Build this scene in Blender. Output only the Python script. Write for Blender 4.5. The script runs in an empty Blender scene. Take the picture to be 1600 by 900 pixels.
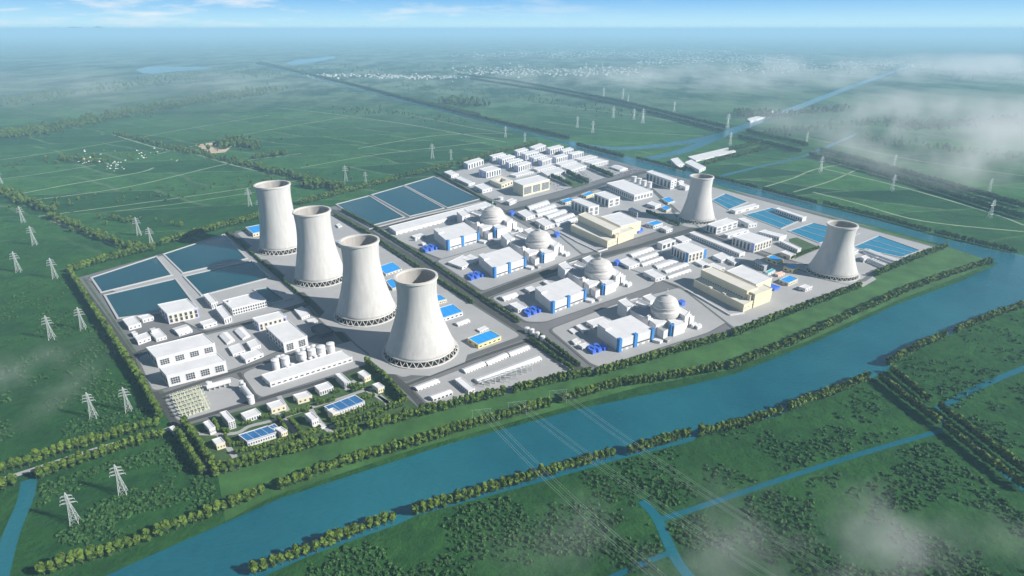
import bpy, math, random
from math import sin, cos, pi, radians, sqrt
from mathutils import Vector, Matrix
import numpy as np
random.seed(7)
S = bpy.context.scene
COL = S.collection
# ---------------------------------------------------------------- camera
CH = 520.0; PIT = radians(23.1); FP = 950.0
cd = bpy.data.cameras.new('camera'); cam = bpy.data.objects.new('camera', cd); COL.objects.link(cam)
cam.location = (0, 0, CH); cam.rotation_euler = (pi/2-PIT, 0, 0)
cd.sensor_width = 36; cd.lens = FP/1600*36; cd.clip_start = 1; cd.clip_end = 400000
S.camera = cam
# ---------------------------------------------------------------- exposure, world, sun
S.view_settings.view_transform = 'Standard'; S.view_settings.look = 'None'
S.view_settings.exposure = 0.75; S.view_settings.gamma = 1
SUN_EL = radians(31); SUN_DIR = Vector((0.95, -0.30, 0)).normalized()      # horizontal direction towards the sun
w = bpy.data.worlds.new('World'); S.world = w; w.use_nodes = True
nt = w.node_tree; N = nt.nodes; K = nt.links; N.clear()
wo = N.new('ShaderNodeOutputWorld'); bg = N.new('ShaderNodeBackground'); sky = N.new('ShaderNodeTexSky')
sky.sky_type = 'NISHITA'; sky.sun_disc = False; sky.sun_elevation = SUN_EL
sky.sun_rotation = math.atan2(SUN_DIR.x, SUN_DIR.y); sky.altitude = 500; sky.air_density = 1.0; sky.dust_density = 0.3; sky.ozone_density = 2.5
bg.inputs[1].default_value = 0.03
tint = N.new('ShaderNodeMix'); tint.data_type = 'RGBA'; tint.blend_type = 'MULTIPLY'; tint.inputs[0].default_value = 1
tint.inputs[7].default_value = (0.82, 1.0, 1.22, 1)
K.new(sky.outputs[0], tint.inputs[6])
tc = N.new('ShaderNodeTexCoord'); mp = N.new('ShaderNodeMapping'); mp.inputs['Scale'].default_value = (9, 9, 60)
K.new(tc.outputs['Generated'], mp.inputs[0])
ns = N.new('ShaderNodeTexNoise'); ns.inputs['Scale'].default_value = 1.0; ns.inputs['Detail'].default_value = 7; ns.inputs['Roughness'].default_value = .58
K.new(mp.outputs[0], ns.inputs['Vector'])
cr = N.new('ShaderNodeValToRGB'); cr.color_ramp.elements[0].position = .5; cr.color_ramp.elements[1].position = .66
K.new(ns.outputs['Fac'], cr.inputs[0])
sx = N.new('ShaderNodeSeparateXYZ'); K.new(tc.outputs['Generated'], sx.inputs[0])
mr = N.new('ShaderNodeMapRange'); mr.inputs[1].default_value = 0.25; mr.inputs[2].default_value = -0.35; K.new(sx.outputs[0], mr.inputs[0])
mm = N.new('ShaderNodeMath'); mm.operation = 'MULTIPLY'; K.new(cr.outputs[0], mm.inputs[0]); K.new(mr.outputs[0], mm.inputs[1])
m2 = N.new('ShaderNodeMath'); m2.operation = 'MULTIPLY'; m2.inputs[1].default_value = .8; K.new(mm.outputs[0], m2.inputs[0])
cl = N.new('ShaderNodeMix'); cl.data_type = 'RGBA'; cl.inputs[7].default_value = (18, 18.8, 19.5, 1)
# the lowest few degrees of sky: pale above the horizon, bluer higher up
lo = N.new('ShaderNodeValToRGB'); lo.color_ramp.elements[0].position = 0.0; lo.color_ramp.elements[0].color = (.66, .93, 1, 1); lo.color_ramp.elements[1].position = .8; lo.color_ramp.elements[1].color = (.20, .52, .93, 1)
e_ = lo.color_ramp.elements.new(.22); e_.color = (.50, .82, 1, 1)
ze = N.new('ShaderNodeMapRange'); ze.inputs[1].default_value = 0; ze.inputs[2].default_value = .055; K.new(sx.outputs[2], ze.inputs[0]); K.new(ze.outputs[0], lo.inputs[0])
ls = N.new('ShaderNodeVectorMath'); ls.operation = 'SCALE'; ls.inputs['Scale'].default_value = 19.5; K.new(lo.outputs[0], ls.inputs[0])
zf = N.new('ShaderNodeMapRange'); zf.inputs[1].default_value = .05; zf.inputs[2].default_value = .14; K.new(sx.outputs[2], zf.inputs[0])
lm = N.new('ShaderNodeMix'); lm.data_type = 'RGBA'; K.new(zf.outputs[0], lm.inputs[0]); K.new(ls.outputs[0], lm.inputs[6]); K.new(tint.outputs[2], lm.inputs[7])
K.new(m2.outputs[0], cl.inputs[0]); K.new(lm.outputs[2], cl.inputs[6]); K.new(cl.outputs[2], bg.inputs[0]); K.new(bg.outputs[0], wo.inputs[0])
sl = bpy.data.lights.new('sun', 'SUN'); sl.energy = 4.9; sl.angle = radians(.5); sl.color = (1, .955, .88)
so = bpy.data.objects.new('sun', sl); COL.objects.link(so)
sdir = Vector((SUN_DIR.x*cos(SUN_EL), SUN_DIR.y*cos(SUN_EL), sin(SUN_EL)))
so.rotation_euler = sdir.to_track_quat('Z', 'Y').to_euler(); so.location = (3000, -500, 2000)

# ---------------------------------------------------------------- pixel -> place helpers
W = (0, 0, 1.0)
TA = (100, 375, 4.); TB = (200, 560, 4.); TC = (350, 260, 4.); TD = (550, 425, 4.); TE = (600, 300, 8.); TF = (750, 400, 8.)
TG = (900, 440, 8.); TH = (840, 400, 8.); TI = (680, 215, 8.); TJ = (820, 225, 8.); TK = (780, 290, 8.); TL = (900, 260, 8.)
TM = (950, 350, 8.); TN = (1060, 320, 8.); TO = (1080, 380, 8.); TP = (1220, 330, 8.); TQ = (1080, 250, 4.); TR = (260, 560, 4.)
TU = (860, 260, 4.706); TV = (120, 360, 4.706); TX = (220, 480, 4.706); Z4 = (0, 0, 2.); Z5 = (800, 0, 2.); Z6 = (0, 450, 2.); Z7 = (800, 450, 2.)
def px(T, p): return (T[0]+p[0]/T[2], T[1]+p[1]/T[2])
cP, sP = cos(PIT), sin(PIT)
def hit(q, z=0.0):
    dx = (q[0]-800)/FP; dy = (450-q[1])/FP
    ry = cP+dy*sP; rz = -sP+dy*cP
    t = (z-CH)/rz
    return Vector((dx*t, ry*t, z))
def zat(Y, py):
    dy = (450-py)/FP
    return CH+Y*(-sP+dy*cP)/(cP+dy*sP)
def scale_at(P):
    d = P.y*cP-(P.z-CH)*sP
    return FP/d                      # pixels (of 1600) per metre
def g(T, p, z=0.0): return hit(px(T, p), z)

# ---------------------------------------------------------------- materials
M = {}
def mat(name, col, rough=.7, metal=0, var=.0, vscale=.05, var2=None, bump=0, bscale=1., coord='Object', stretch=(1, 1, 1), spec=None):
    m = bpy.data.materials.new(name); m.use_nodes = True; t = m.node_tree; b = t.nodes['Principled BSDF']
    b.inputs['Roughness'].default_value = rough; b.inputs['Metallic'].default_value = metal
    b.inputs['Base Color'].default_value = (*col, 1)
    if spec is not None: b.inputs['Specular IOR Level'].default_value = spec
    if var or bump:
        tcn = t.nodes.new('ShaderNodeTexCoord'); mpn = t.nodes.new('ShaderNodeMapping'); mpn.inputs['Scale'].default_value = stretch
        t.links.new(tcn.outputs[coord], mpn.inputs[0])
    if var:
        n = t.nodes.new('ShaderNodeTexNoise'); n.inputs['Scale'].default_value = vscale; n.inputs['Detail'].default_value = 6; n.inputs['Roughness'].default_value = .62
        t.links.new(mpn.outputs[0], n.inputs['Vector'])
        r = t.nodes.new('ShaderNodeValToRGB'); r.color_ramp.elements[0].position = .3; r.color_ramp.elements[1].position = .7
        c2 = var2 if var2 else tuple(c*(1+var) for c in col)
        r.color_ramp.elements[0].color = (*[c*(1-var) for c in col], 1); r.color_ramp.elements[1].color = (*c2, 1)
        t.links.new(n.outputs['Fac'], r.inputs[0]); t.links.new(r.outputs[0], b.inputs['Base Color'])
    if bump:
        n2 = t.nodes.new('ShaderNodeTexNoise'); n2.inputs['Scale'].default_value = bscale; n2.inputs['Detail'].default_value = 5
        t.links.new(mpn.outputs[0], n2.inputs['Vector'])
        bp = t.nodes.new('ShaderNodeBump'); bp.inputs['Strength'].default_value = bump; bp.inputs['Distance'].default_value = 1
        t.links.new(n2.outputs['Fac'], bp.inputs['Height']); t.links.new(bp.outputs[0], b.inputs['Normal'])
    M[name] = m; return m
mat('white', (.58, .58, .59), .6, var=.06, vscale=.08)
mat('roofwhite', (.64, .64, .645), .7, var=.07, vscale=.045)
mat('cream', (.62, .56, .40), .7, var=.06, vscale=.05)
mat('creamroof', (.62, .59, .52), .7, var=.05, vscale=.04)
mat('yellow', (.72, .60, .25), .7)
mat('blue', (.035, .20, .50), .5, var=.08, vscale=.05)
mat('brightblue', (.02, .30, .75), .45, var=.08, vscale=.06)
mat('container', (.05, .14, .62), .5)
mat('lilac', (.30, .33, .75), .6)
mat('teal', (.05, .45, .5), .6)
mat('grey', (.33, .33, .34), .7, var=.1)
mat('dark', (.10, .10, .115), .7, var=.12)
mat('glass', (.045, .055, .07), .25)
mat('mullion', (.6, .6, .6), .6)
mat('solar', (.03, .14, .33), .3, var=.15, vscale=.1)
mat('steel', (.50, .53, .53), .45, metal=.3)
mat('concrete', (.455, .445, .43), .9, var=.11, vscale=.09, stretch=(1.6, 1.6, .14), bump=.05, bscale=.2)
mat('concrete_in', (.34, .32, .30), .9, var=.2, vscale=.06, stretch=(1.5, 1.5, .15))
mat('rim', (.52, .50, .47), .8)
mat('dome', (.50, .48, .46), .6, var=.07, vscale=.12, stretch=(1, 1, .4))
mat('fill', (.03, .03, .03), .9)
mat('bark', (.09, .06, .04), .9)
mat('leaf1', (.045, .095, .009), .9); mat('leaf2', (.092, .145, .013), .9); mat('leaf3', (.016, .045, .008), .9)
mat('farleaf', (.020, .050, .028), .9, var=.4, vscale=.05)
mat('peach', (.75, .52, .42), .6)

# ---------------------------------------------------------------- mesh builder
class MB:
    def __init__(s): s.v = []; s.f = []; s.m = []
    def face(s, pts, m=0):
        i = len(s.v); s.v += [tuple(p) for p in pts]; s.f.append(tuple(range(i, i+len(pts)))); s.m.append(m)
    def hexa(s, b, t, m=0, mt=None, bottom=True):     # b,t : 4 points each ccw
        i = len(s.v); s.v += [tuple(p) for p in b]+[tuple(p) for p in t]
        for k in range(4):
            n = (k+1) % 4; s.f.append((i+k, i+n, i+4+n, i+4+k)); s.m.append(m)
        s.f.append((i+4, i+5, i+6, i+7)); s.m.append(m if mt is None else mt)
        if bottom: s.f.append((i+3, i+2, i+1, i)); s.m.append(m)
    def box(s, x0, y0, z0, x1, y1, z1, m=0, mt=None):
        s.hexa([(x0, y0, z0), (x1, y0, z0), (x1, y1, z0), (x0, y1, z0)], [(x0, y0, z1), (x1, y0, z1), (x1, y1, z1), (x0, y1, z1)], m, mt)
    def bar(s, a, b, r, m=0, n=4):
        a = Vector(a); b = Vector(b); d = (b-a).normalized()
        u = d.orthogonal().normalized(); v = d.cross(u); i = len(s.v)
        for P in (a, b):
            for k in range(n):
                an = 2*pi*k/n+pi/4; s.v.append(tuple(P+u*cos(an)*r+v*sin(an)*r))
        for k in range(n):
            q = (k+1) % n; s.f.append((i+k, i+q, i+n+q, i+n+k)); s.m.append(m)
        s.f.append(tuple(i+n-1-k for k in range(n))); s.m.append(m); s.f.append(tuple(i+n+k for k in range(n))); s.m.append(m)
    def lathe(s, prof, n=32, c=(0, 0), m=0, closed=False):
        i = len(s.v)
        for r, z in prof:
            for k in range(n):
                a = 2*pi*k/n; s.v.append((c[0]+r*cos(a), c[1]+r*sin(a), z))
        L = len(prof)
        for j in range(L-1 if not closed else L):
            j2 = (j+1) % L
            mi = m[j] if isinstance(m, (list, tuple)) else m
            for k in range(n):
                q = (k+1) % n; s.f.append((i+j*n+k, i+j*n+q, i+j2*n+q, i+j2*n+k)); s.m.append(mi)
    def disc(s, r, z, n=32, c=(0, 0), m=0):
        s.face([(c[0]+r*cos(2*pi*k/n), c[1]+r*sin(2*pi*k/n), z) for k in range(n)], m)
    def mesh(s, name, mats, smooth=False):
        me = bpy.data.meshes.new(name); me.from_pydata(s.v, [], s.f)
        for m in mats: me.materials.append(M[m] if isinstance(m, str) else m)
        me.polygons.foreach_set('material_index', s.m)
        if smooth: me.polygons.foreach_set('use_smooth', [True]*len(s.f))
        me.update(); return me
    def obj(s, name, mats, parent=None, smooth=False, loc=(0, 0, 0), rz=0):
        return link(name, s.mesh(name, mats if isinstance(mats, (list, tuple)) else [mats], smooth), parent, loc, rz)
def link(name, data, parent=None, loc=(0, 0, 0), rz=0):
    o = bpy.data.objects.new(name, data); COL.objects.link(o); o.parent = parent; o.location = loc; o.rotation_euler = (0, 0, rz); return o
def tag(o, label, cat, group=None):
    o['label'] = label; o['category'] = cat
    if group: o['group'] = group
    return o
def thing(name, label, cat, loc=(0, 0, 0), rz=0, group=None):
    return tag(link(name, None, None, loc, rz), label, cat, group)
def kids(o): return list(o.children)
def dup(src, loc, rz=None, label=None, group=None, sc=None, tree={}):
    r = src.copy(); COL.objects.link(r); r.location = loc
    if rz is not None: r.rotation_euler = (0, 0, rz)
    if sc: r.scale = sc if isinstance(sc, tuple) else (sc,)*3
    if label: r['label'] = label
    if group: r['group'] = group
    for c in PARTS[src.name]:
        d = c.copy(); COL.objects.link(d); d.parent = r
    return r
PARTS = {}
def structure(o): o['kind'] = 'structure'; return o
def stuff(o): o['kind'] = 'stuff'; return o

# ---------------------------------------------------------------- ground sheets
def sheet(name, T, pts, z, m, kind='structure', label=None):
    P = [g(T, p, 0) for p in pts]; me = bpy.data.meshes.new(name)
    c = sum(P, Vector())/len(P)
    me.from_pydata([(p.x-c.x, p.y-c.y, 0) for p in P], [], [tuple(range(len(P)))]); me.materials.append(M[m])
    o = link(name, me, None, (c.x, c.y, z)); me.update()
    if me.polygons[0].normal.z < 0: me.flip_normals()
    o['kind'] = kind; return o
def smooth_line(P, sub=6):
    if len(P) < 3: return P
    out = []
    for i in range(len(P)-1):
        p0 = P[max(i-1, 0)]; p1 = P[i]; p2 = P[i+1]; p3 = P[min(i+2, len(P)-1)]
        for k in range(sub):
            t = k/sub
            out.append(.5*((2*p1)+(p2-p0)*t+(2*p0-5*p1+4*p2-p3)*t*t+(3*p1-p0-3*p2+p3)*t**3))
    out.append(P[-1]); return out
def strip(name, T, pts, width, z, m, smooth=True):
    P = [g(T, p, 0) for p in pts]
    if smooth: P = smooth_line(P)
    mb = MB(); c = P[0]; Lf = []; Rt = []
    for i, p in enumerate(P):
        d = (P[min(i+1, len(P)-1)]-P[max(i-1, 0)]).normalized(); n = Vector((-d.y, d.x, 0))*width/2
        Lf.append(p+n-c); Rt.append(p-n-c)
    for i in range(len(P)-1):
        mb.face([Rt[i], Rt[i+1], Lf[i+1], Lf[i]])
    o = mb.obj(name, m, None, False, (c.x, c.y, z)); o['kind'] = 'structure'; return o

# ground material: fields with noise, worked in metres
def ground_material():
    m = bpy.data.materials.new('ground'); m.use_nodes = True; t = m.node_tree; n = t.nodes; l = t.links; b = n['Principled BSDF']
    b.inputs['Roughness'].default_value = .95; b.inputs['Specular IOR Level'].default_value = .1
    ge = n.new('ShaderNodeNewGeometry')
    def noise(sc, det, ro=.6, src=None):
        x = n.new('ShaderNodeTexNoise'); x.inputs['Scale'].default_value = sc; x.inputs['Detail'].default_value = det; x.inputs['Roughness'].default_value = ro
        l.new(src or ge.outputs['Position'], x.inputs['Vector']); return x.outputs['Fac']
    def ramp(f, a, b_, ca=(0, 0, 0), cb=(1, 1, 1)):
        x = n.new('ShaderNodeValToRGB'); x.color_ramp.elements[0].position = a; x.color_ramp.elements[1].position = b_
        x.color_ramp.elements[0].color = (*ca, 1); x.color_ramp.elements[1].color = (*cb, 1); l.new(f, x.inputs[0]); return x.outputs[0]
    def mix(f, a, c, mode='MIX'):
        x = n.new('ShaderNodeMix'); x.data_type = 'RGBA'; x.blend_type = mode
        if isinstance(f, (int, float)): x.inputs[0].default_value = f
        else: l.new(f, x.inputs[0])
        for s_, v in ((6, a), (7, c)):
            if isinstance(v, tuple): x.inputs[s_].default_value = (*v, 1)
            else: l.new(v, x.inputs[s_])
        return x.outputs[2]
    # field patches: rotated cells
    mpn = n.new('ShaderNodeMapping'); mpn.inputs['Rotation'].default_value = (0, 0, radians(-28)); mpn.inputs['Scale'].default_value = (1/620., 1/240., 1)
    l.new(ge.outputs['Position'], mpn.inputs[0])
    br = n.new('ShaderNodeTexBrick'); br.inputs['Scale'].default_value = 1; br.inputs['Brick Width'].default_value = 1; br.inputs['Row Height'].default_value = 1; br.offset = .37; br.squash = .6; br.squash_frequency = 3
    br.inputs['Mortar Size'].default_value = .022; br.inputs['Mortar Smooth'].default_value = .2; br.inputs['Bias'].default_value = -.1
    br.inputs['Color1'].default_value = (.010, .066, .022, 1); br.inputs['Color2'].default_value = (.080, .230, .062, 1); br.inputs['Mortar'].default_value = (.16, .25, .13, 1)
    wob = n.new('ShaderNodeTexNoise'); wob.inputs['Scale'].default_value = .0016; wob.inputs['Detail'].default_value = 3; l.new(ge.outputs['Position'], wob.inputs['Vector'])
    wa = n.new('ShaderNodeVectorMath'); wa.operation = 'MULTIPLY_ADD'; wa.inputs[1].default_value = (.55, .55, 0); l.new(wob.outputs['Color'], wa.inputs[0]); l.new(mpn.outputs[0], wa.inputs[2]); l.new(wa.outputs[0], br.inputs['Vector'])
    sp = n.new('ShaderNodeSeparateXYZ'); l.new(ge.outputs['Position'], sp.inputs[0])
    fy = n.new('ShaderNodeMapRange'); fy.inputs[1].default_value = 1150; fy.inputs[2].default_value = 2100; l.new(sp.outputs[1], fy.inputs[0])
    field = mix(fy.outputs[0], (.024, .092, .022), br.outputs['Color'])
    big = ramp(noise(.0011, 7, .7), .40, .58)
    base = mix(.26, field, mix(big, (.055, .165, .045), (.010, .055, .022)))
    fine = ramp(noise(.035, 9, .78), .40, .62)
    base = mix(fine, mix(.45, base, (.006, .030, .008)), mix(.25, base, (.045, .115, .022)))
    mid = ramp(noise(.011, 5, .65), .45, .62)
    mf = n.new('ShaderNodeMath'); mf.operation = 'MULTIPLY'; mf.inputs[1].default_value = .45; l.new(mid, mf.inputs[0])
    base = mix(mf.outputs[0], base, (.010, .042, .016))
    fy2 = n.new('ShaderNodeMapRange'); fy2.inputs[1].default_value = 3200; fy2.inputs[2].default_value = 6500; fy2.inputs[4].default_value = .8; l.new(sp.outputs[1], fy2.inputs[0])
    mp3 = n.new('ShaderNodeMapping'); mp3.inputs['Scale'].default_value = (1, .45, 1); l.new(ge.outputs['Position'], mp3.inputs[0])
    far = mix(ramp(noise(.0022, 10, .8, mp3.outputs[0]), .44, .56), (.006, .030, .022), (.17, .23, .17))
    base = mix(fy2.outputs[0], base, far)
    light = ramp(noise(.09, 8, .8), .66, .8)
    mf = n.new('ShaderNodeMath'); mf.operation = 'MULTIPLY'; mf.inputs[1].default_value = .35; l.new(light, mf.inputs[0])
    base = mix(mf.outputs[0], base, (.09, .15, .05))
    l.new(base, b.inputs['Base Color'])
    bp = n.new('ShaderNodeBump'); bp.inputs['Strength'].default_value = .9; bp.inputs['Distance'].default_value = 5
    l.new(noise(.06, 7, .65), bp.inputs['Height']); l.new(bp.outputs[0], b.inputs['Normal'])
    M['ground'] = m
ground_material()
def water_material(name, c1, c2, rough, bscale, bdist, sc=.004):
    m = mat(name, c1, rough, var=.01, vscale=sc, var2=c2, coord='Object'); t = m.node_tree; b = t.nodes['Principled BSDF']
    tcn = t.nodes.new('ShaderNodeTexCoord'); n = t.nodes.new('ShaderNodeTexNoise'); n.inputs['Scale'].default_value = bscale; n.inputs['Detail'].default_value = 5; n.inputs['Roughness'].default_value = .6
    mpn = t.nodes.new('ShaderNodeMapping'); mpn.inputs['Scale'].default_value = (.45, 1, 1); mpn.inputs['Rotation'].default_value = (0, 0, .3)
    t.links.new(tcn.outputs['Object'], mpn.inputs[0]); t.links.new(mpn.outputs[0], n.inputs['Vector'])
    bp = t.nodes.new('ShaderNodeBump'); bp.inputs['Strength'].default_value = 1; bp.inputs['Distance'].default_value = bdist
    t.links.new(n.outputs['Fac'], bp.inputs['Height']); t.links.new(bp.outputs[0], b.inputs['Normal'])
water_material('river', (.005, .085, .120), (.014, .135, .170), .14, .22, 1.3)
water_material('pond', (.003, .052, .070), (.006, .070, .088), .12, .12, .25, .02)
water_material('poolblue', (.008, .17, .30), (.015, .22, .36), .15, .12, .25, .02)
mat('grass', (.030, .075, .018), .95, var=.35, vscale=.05, var2=(.06, .12, .03), bump=.5, bscale=.2)
mat('bank', (.024, .115, .014), .95, var=.45, vscale=.02, var2=(.05, .15, .03), bump=.6, bscale=.15)
mat('pad', (.335, .335, .335), .85, var=.09, vscale=.012, bump=.02)
mat('pad2', (.15, .15, .155), .85, var=.1, vscale=.02)
mat('asphalt', (.055, .058, .056), .9, var=.15, vscale=.03)
mat('verge', (.07, .105, .06), .9, var=.3, vscale=.05)
mat('path', (.20, .27, .16), .95, var=.25, vscale=.02)
mat('sand', (.48, .38, .26), .95, var=.15, vscale=.02)
mat('kerb', (.42, .42, .42), .8); mat('border', (.11, .115, .115), .9)

gm = MB(); R0 = 160000
gm.face([(-R0, -3000, 0), (R0, -3000, 0), (R0, R0, 0), (-R0, R0, 0)])
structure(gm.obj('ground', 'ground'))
# ---------------------------------------------------------------- the setting: land and water
sheet('site_ground', W, [(122, 434), (360, 366), (640, 290), (835, 232), (905, 236), (1000, 262), (1110, 288), (1215, 314), (1320, 343), (1478, 388), (1370, 428), (1150, 518), (1040, 550), (935, 581), (800, 613), (668, 642), (340, 742), (330, 742), (280, 672)], .15, 'pad2')
sheet('river_bank', W, [(352, 815), (420, 778), (640, 704), (870, 640), (1000, 604), (1130, 580), (1262, 533), (1400, 470), (1500, 432), (1562, 404), (1478, 380), (1366, 420), (1140, 512), (1030, 545), (930, 574), (795, 605), (660, 636), (340, 738)], .08, 'bank')
structure(sheet('river', W, [(110, 925), (235, 868), (440, 778), (700, 694), (900, 640), (1060, 606), (1150, 584), (1280, 532), (1400, 476), (1500, 440), (1560, 412), (1480, 385), (1380, 357), (1280, 332), (1215, 316), (1110, 290), (1000, 264), (955, 250), (885, 229), (892, 221), (975, 243), (1000, 250), (1112, 276), (1187, 296), (1280, 320), (1380, 346), (1480, 374), (1600, 399), (1700, 425), (1700, 440), (1600, 478), (1480, 525), (1400, 562), (1385, 580), (1360, 592), (1230, 640), (1220, 650), (1100, 676), (1080, 690), (960, 720), (850, 752), (650, 806), (620, 820), (480, 870), (360, 925)], .12, 'river'))
strip('canal', W, [(880, 221), (960, 232), (1060, 224), (1125, 211), (1165, 197), (1240, 170), (1340, 132), (1420, 104)], 75, .14, 'river')
strip('canal', W, [(1000, 250), (1060, 238), (1128, 212)], 60, .16, 'river')
strip('canal', W, [(1115, 278), (1180, 262), (1262, 242), (1340, 208)], 22, .18, 'river')
strip('canal', Z7, [(1150, 268), (1330, 408), (1450, 500), (1620, 640)], 15, .14, 'river', False)
strip('canal', Z7, [(1640, 235), (1480, 300), (1330, 378)], 11, .16, 'river')
strip('canal', Z7, [(1345, 445), (1100, 515), (820, 605), (600, 680), (470, 722)], 8, .14, 'river')
strip('canal', Z7, [(405, 665), (450, 715), (485, 790), (520, 860), (570, 920)], 12, .16, 'river')
strip('canal', Z7, [(490, 828), (400, 865), (290, 915)], 7, .18, 'river')
strip('canal', Z6, [(90, 598), (80, 660), (35, 770), (0, 900), (-20, 990)], 17, .14, 'river')
strip('canal', W, [(400, 100), (500, 125), (620, 155), (760, 190), (885, 224)], 40, .12, 'river', False)
strip('canal', W, [(700, 117), (800, 131), (960, 160), (1130, 202)], 40, .12, 'river', False)
sheet('lake', W, [(212, 109), (228, 105), (250, 103.5), (285, 104.5), (312, 104), (330, 106), (318, 108.5), (290, 110), (262, 112.5), (240, 115.5), (222, 114)], .2, 'river')
sheet('lake', W, [(446, 99), (462, 94), (490, 91), (520, 88), (526, 90), (505, 95), (480, 99), (458, 102)], .2, 'river')
# roads
strip('road', W, [(-60, 766), (0, 750), (60, 731), (150, 702), (272, 668)], 9, .22, 'pad')
strip('road', W, [(120, 437), (165, 498), (222, 580), (276, 668)], 9, .3, 'asphalt')
strip('road', W, [(276, 668), (300, 700), (332, 745)], 14, .36, 'asphalt')
strip('road_verge', W, [(130, 434), (176, 500), (234, 584), (283, 662)], 5, .26, 'verge')
strip('road', W, [(357, 362), (430, 425), (486, 474), (550, 542), (632, 604), (668, 644)], 13, .34, 'asphalt')
strip('road', W, [(516, 328), (575, 362), (660, 415), (750, 475), (830, 530), (912, 584)], 24, .38, 'asphalt')
strip('road', W, [(568, 362), (660, 340), (757, 317), (790, 331), (880, 309), (945, 287), (1010, 268)], 26, .46, 'asphalt', False)
strip('road', W, [(684, 270), (716, 290), (750, 311), (788, 330)], 16, .42, 'asphalt')
strip('road', W, [(747, 466), (830, 434), (906, 407), (1000, 385), (1081, 359), (1140, 336)], 24, .5, 'asphalt', False)
strip('road', W, [(990, 270), (1020, 300), (1075, 352), (1120, 372), (1200, 402)], 14, .54, 'asphalt')
strip('road', W, [(827, 532), (740, 562), (632, 603)], 7, .42, 'asphalt')
strip('road', TB, [(195, 235), (450, 150), (700, 72), (900, 5)], 8, .34, 'asphalt')
strip('road', TB, [(300, 412), (600, 325), (900, 238), (1200, 150), (1470, 55)], 9, .38, 'asphalt')
strip('road', TB, [(690, 90), (750, 165), (805, 255)], 6, .46, 'asphalt')
strip('road', TA, [(430, 716), (620, 650), (890, 575), (1180, 508), (1540, 400)], 9, .42, 'asphalt')
strip('road', W, [(1062, 450), (1040, 440), (960, 395)], 6, .58, 'asphalt')
strip('road', TO, [(0, 690), (330, 896), (420, 930)], 5, .56, 'asphalt')
strip('road', TO, [(1100, 540), (1500, 690)], 6, .56, 'asphalt')
# paved plots, each a slightly raised slab with a kerb
SLN = [0]
def slab(T, pts, m='pad', h=.4, name='paved_plot'):
    SLN[0] += 1; h = h+SLN[0]*.012
    P = [g(T, p) for p in pts]; c = sum(P, Vector())/len(P); n = len(P)
    area = sum(P[i].x*P[(i+1) % n].y-P[(i+1) % n].x*P[i].y for i in range(n))
    if area < 0: P = P[::-1]
    Q = []
    for i in range(n):                 # rounded corners
        a, b, d = P[i-1], P[i], P[(i+1) % n]; r = min(14, (a-b).length*.3, (d-b).length*.3)
        p1 = b+(a-b).normalized()*r; p2 = b+(d-b).normalized()*r
        for k in range(5):
            t = k/4; Q.append(p1*(1-t)**2+b*2*t*(1-t)+p2*t*t)
    me = MB(); top = [(p.x-c.x, p.y-c.y, h) for p in Q]; low = [(p.x-c.x, p.y-c.y, 0) for p in Q]
    me.face(top, 0)
    for i in range(len(Q)):
        j = (i+1) % len(Q); me.face([low[i], low[j], top[j], top[i]], 1)
    ins = [((p[0])*.968, (p[1])*.968, h+.02) for p in top]
    for i in range(len(Q)):
        j = (i+1) % len(Q)
        me.face([(top[i][0], top[i][1], h+.006), (top[j][0], top[j][1], h+.006), (ins[j][0], ins[j][1], h+.006), (ins[i][0], ins[i][1], h+.006)], 1)
    return structure(me.obj(name, [m, 'border'], None, False, (c.x, c.y, .2)))
slab(W, [(130, 436), (245, 400), (360, 370), (485, 472), (398, 500), (320, 520)], 'pad')
slab(TA, [(440, 735), (880, 595), (1180, 520), (1530, 410), (1640, 570), (1100, 800), (540, 960)], 'pad')
slab(TB, [(215, 250), (640, 112), (700, 130), (790, 260), (310, 405)], 'pad')
slab(TB, [(700, 95), (940, 5), (1480, -130), (1560, 20), (830, 250), (790, 225)], 'pad')
slab(W, [(365, 362), (515, 333), (825, 528), (632, 598), (555, 540), (492, 474)], 'pad')
slab(W, [(640, 607), (828, 536), (902, 580), (672, 640)], 'pad')
slab(W, [(524, 328), (690, 278), (750, 312), (575, 352)], 'pad2')
slab(W, [(588, 362), (770, 323), (790, 334), (850, 368), (760, 395), (704, 412), (668, 398)], 'pad')
slab(W, [(678, 408), (760, 385), (862, 358), (922, 394), (860, 418), (752, 457)], 'pad')
slab(W, [(763, 466), (860, 432), (960, 410), (1035, 432), (1020, 448), (850, 505), (820, 505)], 'pad')
slab(W, [(855, 515), (960, 475), (1062, 448), (1142, 502), (1110, 520), (935, 576), (920, 570)], 'pad')
slab(W, [(692, 272), (835, 236), (990, 266), (880, 298), (790, 322), (760, 310)], 'pad')
slab(W, [(798, 334), (880, 312), (1000, 275), (1070, 350), (1050, 356), (910, 400), (862, 360)], 'pad')
slab(W, [(935, 405), (1085, 362), (1205, 405), (1300, 440), (1340, 448), (1150, 518), (1060, 448)], 'pad')
slab(W, [(1015, 292), (1100, 288), (1470, 388), (1375, 424), (1350, 442), (1230, 406), (1100, 362), (1075, 345)], 'pad')
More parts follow.
